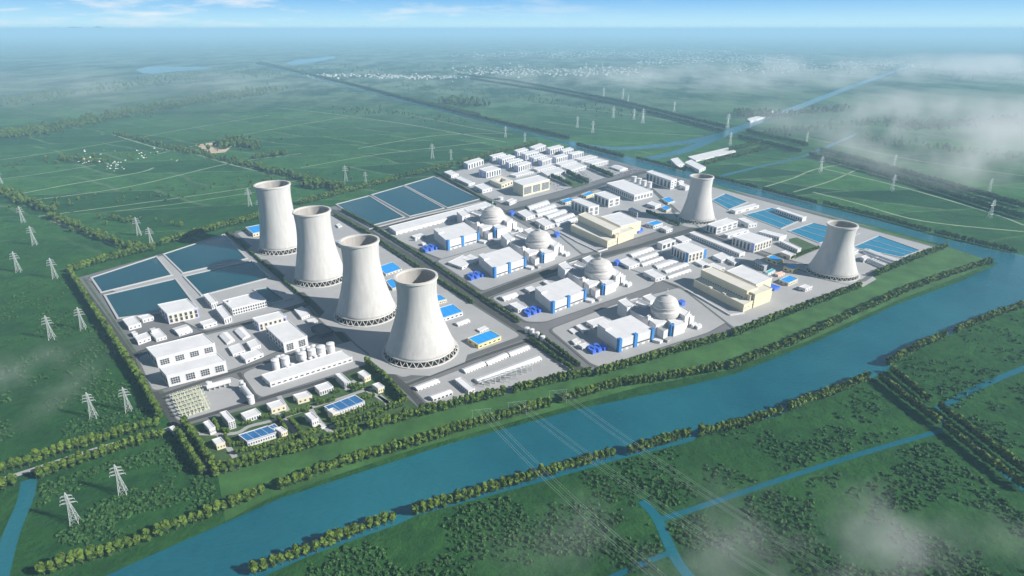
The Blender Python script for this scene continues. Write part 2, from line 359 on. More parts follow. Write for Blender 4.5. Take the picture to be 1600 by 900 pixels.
# garden estate in the corner
sheet('lawn', TR, [(120, 420), (560, 300), (900, 200), (1250, 35), (1300, 60), (1600, 330), (1250, 440), (960, 540), (340, 700), (310, 690)], .24, 'grass')
for pts in ([(170, 470), (420, 470), (520, 425), (640, 395), (760, 360), (900, 310)], [(900, 310), (1060, 260), (1240, 200), (1300, 190)], [(330, 480), (390, 560), (430, 620)],
            [(430, 590), (620, 540), (830, 480), (960, 430)], [(640, 350), (700, 350), (830, 490)], [(890, 300), (960, 400), (1050, 480)], [(1020, 430), (1220, 370), (1380, 300), (1330, 230)],
            [(1160, 140), (1240, 190), (1390, 280)], [(700, 230), (760, 330)], [(1120, 200), (1270, 130)]):
    strip('garden_path', TR, pts, 7, .30, 'pad')
sheet('lawn', TJ, [(500, 420), (590, 400), (800, 500), (600, 560)], .8, 'grass')
sheet('lawn', TP, [(100, 350), (200, 330), (500, 460), (170, 600), (110, 520)], .8, 'grass')
sheet('river_meadow', TQ, [(130, 145), (430, 250), (800, 340), (1200, 440), (1560, 545), (1500, 550), (1150, 460), (800, 372), (430, 280), (130, 178)], .2, 'bank')
sheet('sand_clearing', W, [(305, 227), (330, 223), (362, 229), (352, 238), (330, 240)], .3, 'sand')
# farm tracks and field margins
for w_, pts in ((9, [(25, 304), (110, 288), (215, 270), (240, 262)]), (6, [(0, 280), (60, 272), (150, 258)]), (7, [(30, 315), (200, 292), (360, 255), (470, 240)]),
            (6, [(60, 338), (200, 320), (330, 302), (480, 280)]), (9, [(175, 210), (250, 232), (300, 240), (380, 262), (450, 275)]), (7, [(240, 242), (330, 222), (420, 203), (545, 182)]),
            (7, [(430, 168), (520, 178), (640, 195), (790, 222)]), (6, [(80, 345), (120, 360), (190, 388)]), (7, [(560, 232), (680, 212), (790, 208)]), (6, [(470, 262), (600, 240), (760, 222)]),
            (5, [(180, 330), (280, 318), (400, 300)]), (7, [(1195, 292), (1240, 278), (1272, 265), (1320, 256)]), (8, [(1280, 262), (1400, 290), (1540, 330), (1600, 352)]),
            (7, [(1270, 300), (1340, 318), (1440, 345), (1600, 362)]), (6, [(1240, 300), (1300, 282), (1345, 262)]), (9, [(1260, 215), (1340, 232), (1440, 252), (1600, 275)]),
            (8, [(1300, 190), (1420, 205), (1600, 235)]), (8, [(1340, 170), (1460, 186), (1600, 205)]), (6, [(1040, 150), (1120, 160), (1200, 172)]), (8, [(820, 160), (930, 172), (1060, 190)]),
            (6, [(850, 190), (960, 205), (1100, 212)]), (7, [(0, 250), (120, 232), (300, 200), (420, 180)]), (6, [(620, 175), (720, 196), (800, 210)])):
    strip('farm_track', W, pts, w_*1.3, .1, 'path')
strip('dirt_track', W, [(80, 343), (122, 360)], 16, .14, 'sand')
# far hills on the horizon
hm = MB()
for (cx, cy, rx, h) in ((-60000, 92000, 16000, 900), (-38000, 98000, 12000, 620), (-22000, 99000, 9000, 420), (-80000, 80000, 16000, 1000), (2000, 105000, 14000, 380), (40000, 110000, 20000, 350), (-8000, 97000, 6000, 330)):
    n = 26
    for k in range(n):
        def hh(i): return h*(.5-.5*cos(2*pi*i/n))*(.75+.25*sin(i*2.3+cx))
        x0 = cx+rx*(k/n*2-1); x1 = cx+rx*((k+1)/n*2-1); a, b = hh(k), hh(k+1)
        hm.face([(x0, cy-4000, -5), (x1, cy-4000, -5), (x1, cy, b), (x0, cy, a)]); hm.face([(x1, cy+4000, -5), (x0, cy+4000, -5), (x0, cy, a), (x1, cy, b)])
structure(hm.obj('hills', 'farleaf', None, True))

# ---------------------------------------------------------------- buildings
WIN = {}
def window_mesh(kind, w, h):
    key = (kind, round(w, 1), round(h, 1))
    if key in WIN: return WIN[key]
    mb = MB()
    if kind == 'grid':            # big mullioned window: glass with white bars
        mb.box(-w/2, -.25, 0, w/2, .05, h, 0)
        nx = max(2, int(w/3)); nz = max(2, int(h/3))
        for i in range(nx+1): mb.box(-w/2+i*w/nx-.22, -.42, 0, -w/2+i*w/nx+.22, -.1, h, 1)
        for j in range(nz+1): mb.box(-w/2, -.40, j*h/nz-.2, w/2, -.1, j*h/nz+.2, 1)
        me = mb.mesh('window', ['glass', 'mullion'])
    elif kind == 'yellow':
        mb.box(-w/2, -.35, 0, w/2, .05, h, 1); mb.box(-w*.36, -.45, h*.06, w*.36, -.2, h*.46, 0); mb.box(-w*.36, -.45, h*.54, w*.36, -.2, h*.94, 0)
        me = mb.mesh('window', ['glass', 'cream'])
    elif kind == 'door':
        mb.box(-w/2, -.25, 0, w/2, .05, h, 0); mb.box(-w/2-.3, -.35, h, w/2+.3, .05, h+.4, 1)
        me = mb.mesh('door', ['dark', 'mullion'])
    elif kind == 'blue':
        mb.box(-w/2, -.6, 0, w/2, .3, h, 0); me = mb.mesh('panel', ['blue'])
    elif kind == 'lilac':
        mb.box(-w/2, -.3, 0, w/2, .1, h, 0); me = mb.mesh('panel', ['lilac'])
    elif kind == 'pilaster':
        mb.box(-w/2, -.9, 0, w/2, .1, h, 0); me = mb.mesh('pilaster', ['white'])
    else:
        mb.box(-w/2, -.18, 0, w/2, .05, h, 0); mb.box(-w/2-.2, -.32, -.4, w/2+.2, .05, -.05, 1)
        me = mb.mesh('window', ['glass', 'mullion'])
    WIN[key] = me; return me
def bld(name, label, T, L, F, R, h, wall='white', roof='roofwhite', win=(), rt='flat', cat='building', group=None, z0=0., corner=None, top=None, extra=None):
    Fp = px(T, F); fb = hit((Fp[0], Fp[1]+h/T[2]), z0); H = zat(fb.y, Fp[1])
    f = hit(Fp, H); l = hit(px(T, L), H); r = hit(px(T, R), H)
    u = r-f; v = l-f; a = u.length; rz = math.atan2(u.y, u.x)
    if u.cross(v).z < 0: return None
    root = thing(name, label, cat, (f.x, f.y, z0), rz, group)
    c, s = cos(-rz), sin(-rz); vx, vy = v.x*c-v.y*s, v.x*s+v.y*c; b = sqrt(vx*vx+vy*vy); Hh = H-z0
    def P(x, y, z): return (x*a+y*vx, y*vy, z)          # x,y in 0..1
    wl = MB()
    if rt.startswith('gable'):
        rise = min(a, b)*.16; wh = max(Hh-rise, Hh*.6); rise = Hh-wh
        alongx = rt == 'gablex'                          # ridge parallel to the lit F-R side
        wl.hexa([P(0, 0, 0), P(1, 0, 0), P(1, 1, 0), P(0, 1, 0)], [P(0, 0, wh), P(1, 0, wh), P(1, 1, wh), P(0, 1, wh)], 0, bottom=False)
        if alongx: wl.face([P(0, 1, wh), P(0, 0, wh), P(0, .5, Hh)]); wl.face([P(1, 0, wh), P(1, 1, wh), P(1, .5, Hh)])
        else: wl.face([P(0, 0, wh), P(1, 0, wh), P(.5, 0, Hh)]); wl.face([P(1, 1, wh), P(0, 1, wh), P(.5, 1, Hh)])
        wl.obj('wall', wall, root)
        rf = MB(); o = .6; e1 = o/a; e2 = o/b; k = .35
        if alongx:
            rf.hexa([P(-e1, -e2, wh-.15), P(1+e1, -e2, wh-.15), P(1+e1, .5, Hh), P(-e1, .5, Hh)], [P(-e1, -e2, wh+k), P(1+e1, -e2, wh+k), P(1+e1, .5, Hh+k), P(-e1, .5, Hh+k)])
            rf.hexa([P(-e1, .5, Hh), P(1+e1, .5, Hh), P(1+e1, 1+e2, wh-.15), P(-e1, 1+e2, wh-.15)], [P(-e1, .5, Hh+k), P(1+e1, .5, Hh+k), P(1+e1, 1+e2, wh+k), P(-e1, 1+e2, wh+k)])
        else:
            rf.hexa([P(-e1, -e2, wh-.15), P(.5, -e2, Hh), P(.5, 1+e2, Hh), P(-e1, 1+e2, wh-.15)], [P(-e1, -e2, wh+k), P(.5, -e2, Hh+k), P(.5, 1+e2, Hh+k), P(-e1, 1+e2, wh+k)])
            rf.hexa([P(.5, -e2, Hh), P(1+e1, -e2, wh-.15), P(1+e1, 1+e2, wh-.15), P(.5, 1+e2, Hh)], [P(.5, -e2, Hh+k), P(1+e1, -e2, wh+k), P(1+e1, 1+e2, wh+k), P(.5, 1+e2, Hh+k)])
        rf.obj('roof', roof, root)
    else:
        wh = Hh
        if rt == 'court':
            i, j = .28, .72
            for q in (((0, 0), (1, 0), (1, i), (0, i)), ((0, j), (1, j), (1, 1), (0, 1)), ((0, i), (.25, i), (.25, j), (0, j)), ((.75, i), (1, i), (1, j), (.75, j))):
                wl.hexa([P(*p, 0) for p in q], [P(*p, Hh) for p in q], 0, bottom=False)
            wl.obj('wall', wall, root)
            rf = MB()
            for q in (((0, 0), (1, 0), (1, i), (0, i)), ((0, j), (1, j), (1, 1), (0, 1)), ((0, i), (.25, i), (.25, j), (0, j)), ((.75, i), (1, i), (1, j), (.75, j))):
                rf.hexa([P(*p, Hh+.02) for p in q], [P(*p, Hh+.6) for p in q], 0)
            rf.obj('roof', roof, root)
        else:
            wl.hexa([P(0, 0, 0), P(1, 0, 0), P(1, 1, 0), P(0, 1, 0)], [P(0, 0, Hh), P(1, 0, Hh), P(1, 1, Hh), P(0, 1, Hh)], 0, bottom=False)
            wl.obj('wall', wall, root)
            rf = MB(); e1, e2 = .35/a, .35/b; t1, t2 = min(.9/a, .2), min(.9/b, .2); mats = [roof, wall if roof != 'roofwhite' else 'white']
            rf.hexa([P(-e1, -e2, Hh-.3), P(1+e1, -e2, Hh-.3), P(1+e1, 1+e2, Hh-.3), P(-e1, 1+e2, Hh-.3)], [P(-e1, -e2, Hh+.3), P(1+e1, -e2, Hh+.3), P(1+e1, 1+e2, Hh+.3), P(-e1, 1+e2, Hh+.3)], 0)
            ph = Hh+.3+min(.9, Hh*.08)
            for q in (((-e1, -e2), (1+e1, -e2), (1+e1, t2), (-e1, t2)), ((-e1, 1-t2), (1+e1, 1-t2), (1+e1, 1+e2), (-e1, 1+e2)), ((-e1, t2), (t1, t2), (t1, 1-t2), (-e1, 1-t2)), ((1-t1, t2), (1+e1, t2), (1+e1, 1-t2), (1-t1, 1-t2))):
                rf.hexa([P(*p, Hh+.3) for p in q], [P(*p, ph) for p in q], 1)
            if roof in ('blue', 'brightblue', 'solar'):
                n = 4
                for k in range(1, n):
                    q = ((k/n-.25/a, t2), (k/n+.25/a, t2), (k/n+.25/a, 1-t2), (k/n-.25/a, 1-t2)); rf.hexa([P(*p, Hh+.3) for p in q], [P(*p, Hh+.45) for p in q], 1 if roof == 'solar' else 0)
            rfo = rf.obj('roof', mats, root)
            if top:                                     # rooftop plant boxes
                for (x, y, dx, dy, hz) in top:
                    tb = MB(); q = ((x, y), (x+dx, y), (x+dx, y+dy), (x, y+dy)); tb.hexa([P(*p, Hh+.3) for p in q], [P(*p, Hh+.3+hz) for p in q], 0); tb.obj('roof_unit', wall, rfo)
    # faces: 'F' from F to R (lit), 'L' from L to F
    an = math.atan2(-vy, -vx)
    for face, n, m, wf, hf, kind in win:
        ln = a if face == 'F' else b
        cw = ln/n; ww = cw*wf; zb = wh*.08; ch = (wh*.9-zb)/m; hh = ch*hf
        me = window_mesh(kind, ww, hh)
        for i in range(n):
            for j in range(m):
                t = (i+.5)*cw; z = zb+j*ch+(ch-hh)/2
                if kind == 'door': z = 0
                if kind in ('pilaster', 'lilac'): z = 0.0
                if face == 'F': link(me.name.split('.')[0], me, root, (t, -.02, z), 0)
                else: link(me.name.split('.')[0], me, root, (vx*(1-t/b), vy*(1-t/b), z), an)
    if corner:
        for k, face in enumerate(corner[1]):
            ww = corner[2]; me = window_mesh(corner[0], ww, wh*1.02)
            if face == 'l': link('corner_panel', me, root, (vx*(ww*.5/b), vy*(ww*.5/b), 0), an)
            if face == 'r': link('corner_panel', me, root, (ww*.5, 0, 0), 0)
            if face == 'R': link('corner_panel', me, root, (a-ww*.5, 0, 0), 0)
    return root, (f, u, v, H)
SM = [('F', 3, 1, .35, .35, 'pane'), ('L', 1, 1, .3, .5, 'door')]
def many(T, rows):
    for r in rows:
        nm, lab, L_, F_, R_, h = r[:6]; kw = r[6] if len(r) > 6 else {}
        kw = dict(kw); kw.setdefault('win', SM); bld(nm, lab, T, L_, F_, R_, h, **kw)
HALL = [('F', 4, 1, .6, .66, 'grid'), ('L', 3, 1, .5, .5, 'pane')]
many(TA, [
 ('office_block', 'white block with yellow window bays and blue end panels just below the pond it overlaps', (585, 405), (645, 465), (835, 425), 62, dict(win=[('F', 6, 1, .7, .95, 'yellow'), ('L', 3, 2, .5, .6, 'pane')], corner=('lilac', 'lR', 7))),
 ('storage_shed', 'squarish white shed at the west corner of the plot, nearest the pond wall', (365, 497), (402, 542), (480, 520), 25),
 ('storage_shed', 'small pinkish white shed between the pond and the yellow windowed block', (460, 480), (490, 497), (560, 480), 22),
 ('storage_shed', 'tiny white hut in the gap between two sheds by the west boundary road', (418, 578), (432, 592), (460, 583), 18),
 ('storage_shed', 'low white shed right behind the left end of the long twin halls', (440, 605), (460, 634), (540, 605), 24),
 ('storage_shed', 'white shed with a smaller box joined on its uphill end, west plot', (530, 570), (575, 618), (640, 600), 20, dict(top=[(.1, .7, .5, .25, 5)])),
 ('storage_shed', 'wide pale shed with hipped look directly below the yellow windowed block', (675, 545), (715, 582), (800, 555), 22, dict(rt='gablex')),
 ('storage_shed', 'narrow white shed beside the two slim end-on blocks', (845, 515), (870, 537), (955, 512), 22),
 ('slim_block', 'slim white end-on block touching the end of the causeway between the ponds', (870, 345), (920, 400), (960, 387), 35, dict(win=[('F', 3, 1, .35, .8, 'pane'), ('L', 4, 2, .5, .4, 'pane')])),
 ('slim_block', 'slim white end-on block in front of the wide office with the curved corner', (945, 425), (1000, 495), (1045, 477), 35, dict(win=[('F', 3, 1, .35, .8, 'pane'), ('L', 4, 2, .5, .4, 'pane')])),
 ('office_building', 'wide white office with two rows of windows beside the small dark pool', (990, 380), (1050, 432), (1265, 377), 42, dict(win=[('F', 14, 2, .6, .6, 'pane'), ('L', 5, 2, .5, .5, 'pane')], top=[(.1, .7, .06, .1, 3)])),
 ('office_block', 'white and yellow block with blue end panels tucked behind the tall two-window hall', (1175, 490), (1215, 522), (1390, 477), 50, dict(win=[('F', 6, 1, .62, .9, 'yellow'), ('L', 3, 2, .5, .6, 'pane')], corner=('lilac', 'lR', 7))),
 ('machine_hall', 'tall white hall with two large window groups above the row of white silos', (1260, 545), (1370, 647), (1520, 602), 60, dict(win=[('F', 2, 1, .55, .8, 'grid'), ('L', 6, 2, .55, .6, 'pane')])),
 ('machine_hall', 'long white hall with four large window groups, uphill one of the joined pair', (513, 674), (575, 740), (942, 646), 62, dict(win=HALL)),
 ('machine_hall', 'white hall with four large window groups, lower one of the joined pair by the road', (595, 800), (640, 850), (1010, 757), 72, dict(win=HALL)),
 ('storage_shed', 'narrow gabled shed east of the twin halls, left one of the two at the back', (970, 590), (1017, 640), (1065, 617), 18, dict(rt='gabley')),
 ('storage_shed', 'narrow gabled shed between the tall two-window hall and its twin on the left', (1065, 560), (1115, 612), (1162, 590), 18, dict(rt='gabley')),
 ('storage_shed', 'low white shed behind the little yard east of the twin halls', (1025, 670), (1055, 716), (1130, 690), 15),
 ('storage_shed', 'white shed on the uphill side of the shed with the bluish end wall', (1140, 640), (1168, 680), (1228, 655), 20),
 ('storage_shed', 'white shed with a bluish end wall right beside the road under the sheds', (1100, 720), (1135, 752), (1245, 708), 24, dict(corner=('lilac', 'l', 5))),
 ('storage_shed', 'small white shed on dark ground near the foot of the second tower', (1440, 435), (1485, 487), (1535, 467), 16),
 ('storage_shed', 'very low white shed just above the dark roofed building', (1513, 500), (1530, 517), (1587, 505), 10)])
many(TX, [('coal_store', 'dark grey roofed building in the shade left of the nearest cooling tower', (1250, 150), (1330, 205), (1410, 172), 30, dict(wall='dark', roof='dark')),
 ('filter_hall', 'very long low white hall with dark slots in front of the white silos', (885, 500), (950, 557), (1555, 367), 36, dict(win=[('F', 15, 1, .55, .28, 'pane'), ('L', 2, 1, .4, .4, 'door')]))])
EST = 'white buildings of the green estate'
many(TR, [
 ('estate_house', 'small white house at the left edge of the lawn estate, uphill one of two', (230, 402), (268, 445), (305, 430), 36),
 ('estate_house', 'small cream house lowest in the left corner of the lawn estate', (285, 510), (312, 542), (366, 525), 34, dict(wall='cream')),
 ('estate_block', 'taller narrow white block with a windowed end, left of the row on the lawn', (335, 340), (385, 397), (427, 385), 50, dict(win=[('F', 3, 4, .5, .6, 'pane'), ('L', 6, 3, .5, .5, 'pane')])),
 ('estate_hall', 'white flat-roofed building with a columned front beside the taller narrow block', (465, 345), (497, 378), (590, 345), 26, dict(win=[('F', 6, 1, .5, .7, 'pane')])),
 ('estate_hall', 'cream flat-roofed building, second from left in the row of four along the road', (625, 285), (655, 317), (745, 290), 32, dict(wall='cream')),
 ('estate_hall', 'cream flat-roofed building, third from left in the row of four along the road', (790, 230), (820, 257), (910, 232), 32, dict(wall='cream')),
 ('estate_hall', 'white building with dark openings across its front, rightmost in the row of four', (925, 175), (957, 206), (1042, 177), 30, dict(win=[('F', 6, 1, .5, .7, 'pane')])),
 ('estate_block', 'taller narrow white block with a windowed end at the right of the lawn row', (1055, 100), (1112, 153), (1150, 146), 40, dict(win=[('F', 3, 4, .5, .6, 'pane'), ('L', 6, 3, .5, .5, 'pane')])),
 ('estate_house', 'small pale house in the top corner of the lawn estate', (1195, 90), (1238, 122), (1276, 106), 30, dict(wall='cream')),
 ('estate_house', 'small cream house beside the tree row at the right edge of the lawn', (1287, 165), (1322, 190), (1362, 177), 32, dict(wall='cream')),
 ('estate_house', 'white house with a low porch between the two blue-roofed schools', (865, 350), (908, 388), (950, 375), 42),
 ('house_porch', 'low white flat wing at the foot of the house between the schools', (915, 425), (950, 445), (1000, 425), 8, dict(cat='annex', win=[])),
 ('school_building', 'long white school wing with blue panelled roof, left and lower of two', (450, 480), (505, 522), (690, 463), 34, dict(roof='solar', win=[('F', 12, 1, .5, .35, 'pane')])),
 ('school_annex', 'blue panelled low roof running behind the end block of the lower school', (600, 440), (625, 460), (700, 428), 12, dict(roof='solar', win=[])),
 ('school_annex', 'cream end block on the right end of the lower school', (680, 442), (718, 466), (755, 452), 42, dict(wall='cream', win=[('F', 3, 2, .4, .4, 'pane')])),
 ('school_building', 'long white school wing with blue panelled roof, right and upper of two', (985, 302), (1045, 345), (1240, 270), 24, dict(roof='solar', win=[('F', 12, 1, .5, .35, 'pane')])),
 ('school_annex', 'cream end block on the left end of the upper school', (1005, 325), (1040, 347), (1077, 333), 40, dict(wall='cream', win=[('F', 3, 2, .4, .4, 'pane')]))])
many(TB, [('gatehouse', 'small white gatehouse at the end of the entry road by the fence corner', (257, 432), (282, 458), (310, 447), 22)])
BY = dict(wall='cream', roof='brightblue', cat='pump house', win=[('F', 5, 1, .5, .4, 'pane'), ('L', 2, 1, .4, .4, 'pane')])
many(TD, [
 ('pump_house', 'large blue-roofed building with yellow walls right of the nearest cooling tower', (722, 415), (790, 457), (932, 403), 25, dict(BY, wall='yellow')),
 ('pump_annex', 'tiny white annex on the uphill side of the large blue-roofed building', (780, 358), (800, 372), (852, 350), 10),
 ('storage_shed', 'small white gabled shed below the long blue roof beside the nearest tower', (640, 312), (665, 328), (738, 300), 16, dict(rt='gablex')),
 ('pump_house', 'long blue-roofed building with white walls partly behind the nearest tower', (500, 240), (560, 292), (692, 250), 24, dict(BY, wall='white')),
 ('pump_house', 'small blue roof peeking out beside the upper rim of the nearest tower', (490, 155), (535, 185), (592, 170), 20, BY),
 ('workshop_shed', 'white gabled shed, leftmost of the three end to end below the diagonal road', (685, 600), (712, 622), (838, 572), 18, dict(rt='gablex', group='end to end sheds', win=[('F', 7, 1, .4, .5, 'pane')])),
 ('workshop_shed', 'white gabled shed, middle one of the three end to end', (825, 552), (852, 573), (980, 517), 18, dict(rt='gablex', group='end to end sheds', win=[('F', 7, 1, .4, .5, 'pane')])),
 ('workshop_shed', 'white gabled shed, rightmost of the three end to end, nearest the hedge road', (972, 495), (992, 517), (1113, 470), 18, dict(rt='gablex', group='end to end sheds', win=[('F', 7, 1, .4, .5, 'pane')])),
 ('switchgear_hall', 'longest narrow white gabled hall with small frames standing along its front', (765, 660), (795, 686), (1187, 537), 20, dict(rt='gablex', win=[('F', 20, 1, .5, .5, 'pane')])),
 ('workshop_shed', 'white gabled shed at the left corner of the plot, uphill of its neighbour', (383, 710), (412, 731), (548, 680), 17, dict(rt='gablex', win=[('F', 6, 1, .4, .5, 'pane')])),
 ('workshop_shed', 'white gabled shed with dark openings closest to the boundary trees', (480, 770), (507, 788), (628, 745), 24, dict(rt='gablex', win=[('F', 5, 1, .6, .7, 'pane')])),
 ('workshop_shed', 'white shed lying crosswise to all its neighbours on the paved plot', (642, 672), (727, 743), (768, 728), 24, dict(win=[('F', 2, 1, .5, .4, 'pane'), ('L', 7, 1, .4, .4, 'pane')]))])
many(TC, [
 ('pump_house', 'blue-roofed building with yellow base left of the farthest of the four towers', (135, 382), (180, 420), (268, 402), 22, BY),
 ('pump_house', 'sliver of blue roof right of the second tower', (700, 470), (742, 500), (775, 485), 14, BY),
 ('pump_house', 'blue roof just above the rim of the nearest tower', (955, 630), (1012, 674), (1112, 640), 12, BY),
 ('pump_house', 'blue roof squeezed between the third and the nearest tower', (1010, 715), (1052, 765), (1095, 750), 14, BY),
 ('storage_shed', 'tiny white shed right of the second tower near the hedge road', (700, 365), (715, 380), (738, 370), 8)])
many(TE, [('long_warehouse', 'very long white warehouse running along the lower edge of the three blue ponds', (60, 435), (150, 500), (1390, 175), 42, dict(win=[('F', 22, 1, .3, .3, 'door')])),
 ('storage_shed', 'small white shed on the plot of the uppermost turbine hall', (345, 548), (395, 580), (520, 545), 22),
 ('valve_hut', 'tiny white cube left of the uppermost turbine hall', (462, 640), (485, 652), (520, 640), 30)])
many(TF, [('storage_shed', 'white gabled shed on the rounded corner of the third unit plot', (245, 492), (305, 535), (480, 478), 40, dict(rt='gablex')),
 ('storage_shed', 'white flat shed left of the third turbine hall above its blue containers', (362, 602), (475, 668), (585, 640), 48),
 ('storage_shed', 'white shed just uphill of the left end of the third turbine hall', (555, 405), (620, 445), (720, 412), 35),
 ('storage_shed', 'small white block by the dark strip behind the third turbine hall', (790, 320), (850, 360), (895, 340), 30)])
many(TG, [('storage_shed', 'white flat annex touching the left side of the lowest turbine hall', (125, 500), (215, 555), (430, 490), 45),
 ('storage_shed', 'narrow white shed left of the annex of the lowest turbine hall', (0, 555), (95, 625), (150, 600), 35),
 ('storage_shed', 'small white double shed left of the lowest turbine hall by its containers', (30, 790), (80, 825), (180, 795), 38)])
many(TD, [('storage_shed', 'small white cube shed nearest the gate of the lowest unit plot', (1372, 428), (1392, 448), (1430, 432), 14),
 ('storage_shed', 'small white hut on the back edge of the lowest unit plot', (1355, 362), (1385, 385), (1410, 372), 8)])
for (T_, q, lab) in ((W, [(700, 410), (722, 418), (745, 406)], 'white hut in the back left corner of the second unit plot'), (W, [(722, 404), (738, 411), (752, 404)], 'white hut beside the second turbine hall, uphill of the other hut')):
    bld('storage_shed', lab, T_, q[0], q[1], q[2], 4, win=SM)
APT = dict(cat='apartment block', win=[('F', 6, 1, .5, .92, 'pane'), ('L', 2, 1, .5, .92, 'lilac')], wall='white')
ap = [(TI, (355, 310), (410, 337), (605, 277), 65, 'five-bay white apartment block nearest the boundary trees, apart from the others on the left'),
 (TI, (545, 395), (640, 432), (820, 387), 80, 'white apartment block directly behind the cream courtyard building'),
 (TI, (680, 225), (720, 247), (885, 207), 60, 'apartment block at the top of the left column, beside the boundary trees'),
 (TI, (775, 255), (840, 277), (1000, 232), 70, 'apartment block second from the top of the left column'),
 (TI, (875, 300), (925, 322), (1100, 277), 75, 'apartment block third from the top of the left column'),
 (TI, (985, 340), (1040, 362), (1200, 312), 75, 'apartment block lowest in the left column, above the low halls'),
 (TI, (985, 160), (1030, 182), (1165, 147), 60, 'apartment block at the top of the middle column, by the trees'),
 (TI, (1075, 195), (1130, 217), (1300, 177), 65, 'apartment block second from the top of the middle column'),
 (TI, (1175, 240), (1235, 262), (1390, 222), 65, 'apartment block third from the top of the middle column'),
 (TI, (1285, 275), (1340, 297), (1460, 257), 70, 'apartment block lowest in the middle column, above the low halls'),
 (TI, (1180, 120), (1250, 147), (1385, 97), 60, 'apartment block at the upper left of the right hand group'),
 (TJ, (270, 50), (320, 72), (485, 32), 65, 'apartment block farthest back beside the canal'),
 (TJ, (440, 75), (480, 97), (610, 62), 50, 'apartment block between the farthest block and the rightmost one'),
 (TJ, (350, 155), (395, 177), (540, 142), 65, 'apartment block at the front of the right hand group'),
 (TJ, (540, 120), (595, 132), (735, 97), 70, 'rightmost apartment block, nearest the canal')]
for T_, L_, F_, R_, h, lab in ap: bld('apartment_block', lab, T_, L_, F_, R_, h, group='white and lilac apartment blocks', **APT)
LOW = dict(cat='low hall', win=[('F', 10, 1, .5, .8, 'grid')], group='low white halls below the apartments')
for T_, L_, F_, R_, h, lab in [(TI, (930, 462), (1010, 482), (1235, 427), 25, 'narrow low hall behind the large cream glazed building'),
 (TJ, (100, 305), (160, 332), (385, 277), 25, 'narrow low hall, left one of the back row'),
 (TJ, (200, 345), (285, 397), (515, 337), 35, 'wide low hall with many dark bays, left one of the front row'),
 (TJ, (385, 245), (450, 272), (655, 217), 20, 'narrow low hall, middle one of the back row'),
 (TJ, (470, 290), (580, 332), (775, 272), 45, 'wide low hall with many dark bays, middle one of the front row'),
 (TJ, (620, 185), (710, 207), (910, 157), 25, 'narrow low hall, right one of the back row'),
 (TJ, (740, 225), (840, 252), (1045, 207), 45, 'wide low hall with many dark bays, right one of the front row')]:
    bld('low_hall', lab, T_, L_, F_, R_, h, **LOW)
many(TI, [('storage_shed', 'white shed at the top left corner of the residential plot by the pond road', (110, 432), (200, 477), (290, 450), 33),
 ('storage_shed', 'long narrow white shed between two wider ones along the pond road', (250, 507), (418, 582), (495, 562), 28),
 ('storage_shed', 'wide white shed lowest of the three along the pond road', (490, 602), (590, 657), (712, 627), 42),
 ('courtyard_building', 'cream square building around an open courtyard', (680, 527), (830, 592), (970, 537), 50, dict(wall='cream', roof='creamroof', rt='court', win=[('F', 4, 1, .5, .6, 'pane')])),
 ('conference_centre', 'large cream building with white portal frames around dark glazing', (975, 547), (1100, 604), (1430, 522), 136, dict(wall='cream', win=[('F', 3, 1, .84, .8, 'grid')])),
 ('storage_shed', 'white box in the corner where the two dark roads meet', (885, 792), (930, 812), (1015, 777), 40)])
many(TJ, [('canteen', 'white hipped building between the car parks near the canal', (1070, 272), (1190, 312), (1290, 290), 36, dict(rt='gabley')),
 ('pump_house', 'blue-green roofed small building left of the nearer pilastered block', (440, 705), (510, 732), (630, 700), 34, dict(BY)),
 ('pump_house', 'bright blue roofed yellow building left of the farther pilastered block', (703, 632), (770, 654), (880, 612), 30, dict(BY, wall='yellow')),
 ('main_store', 'largest flat white hall of the upper plot with square windows', (1020, 492), (1370, 642), (1600, 587), 78, dict(win=[('F', 6, 1, .6, .6, 'grid'), ('L', 14, 1, .5, .6, 'pane')])),
 ('laboratory_block', 'tall white block with dark recessed bays, farther of the pair', (870, 622), (1050, 697), (1190, 662), 100, dict(win=[('F', 2, 2, .55, .7, 'grid'), ('L', 4, 1, .6, .92, 'pane')])),
 ('laboratory_block', 'tall white block with dark recessed bays, nearer of the pair', (580, 702), (800, 792), (930, 767), 118, dict(win=[('F', 2, 2, .5, .8, 'grid'), ('L', 5, 1, .6, .92, 'pane')]))])
SH = dict(rt='gablex', win=[('F', 6, 1, .4, .4, 'pane'), ('L', 1, 1, .5, .7, 'door')])
UP, LO = 'white sheds of the upper shed yard', 'white sheds of the lower shed yard'
many(TK, [('shed', 'white ridged shed, farthest of the upper yard, under the dark road', (345, 247), (385, 287), (632, 207), 28, dict(SH, group=UP)),
 ('shed', 'white ridged shed, second from the road in the upper yard', (435, 292), (480, 332), (717, 252), 24, dict(SH, group=UP)),
 ('shed', 'lower white ridged shed, third from the road in the upper yard', (455, 342), (490, 372), (735, 302), 28, dict(SH, group=UP)),
 ('shed', 'white ridged shed, fourth from the road in the upper yard', (565, 362), (620, 397), (867, 312), 24, dict(SH, group=UP)),
 ('shed', 'white ridged shed, fifth from the road in the upper yard', (665, 412), (710, 447), (947, 362), 24, dict(SH, group=UP)),
 ('shed', 'white ridged shed against the cream complex in the upper yard', (690, 462), (730, 492), (985, 412), 28, dict(SH, group=UP)),
 ('shed_office', 'flat white building lying crosswise at the left end of the upper yard', (225, 332), (335, 402), (450, 367), 38, dict(group=UP)),
 ('shed_office', 'flat white building lying crosswise at the near end of the upper yard', (450, 437), (570, 512), (692, 477), 44, dict(group=UP))])
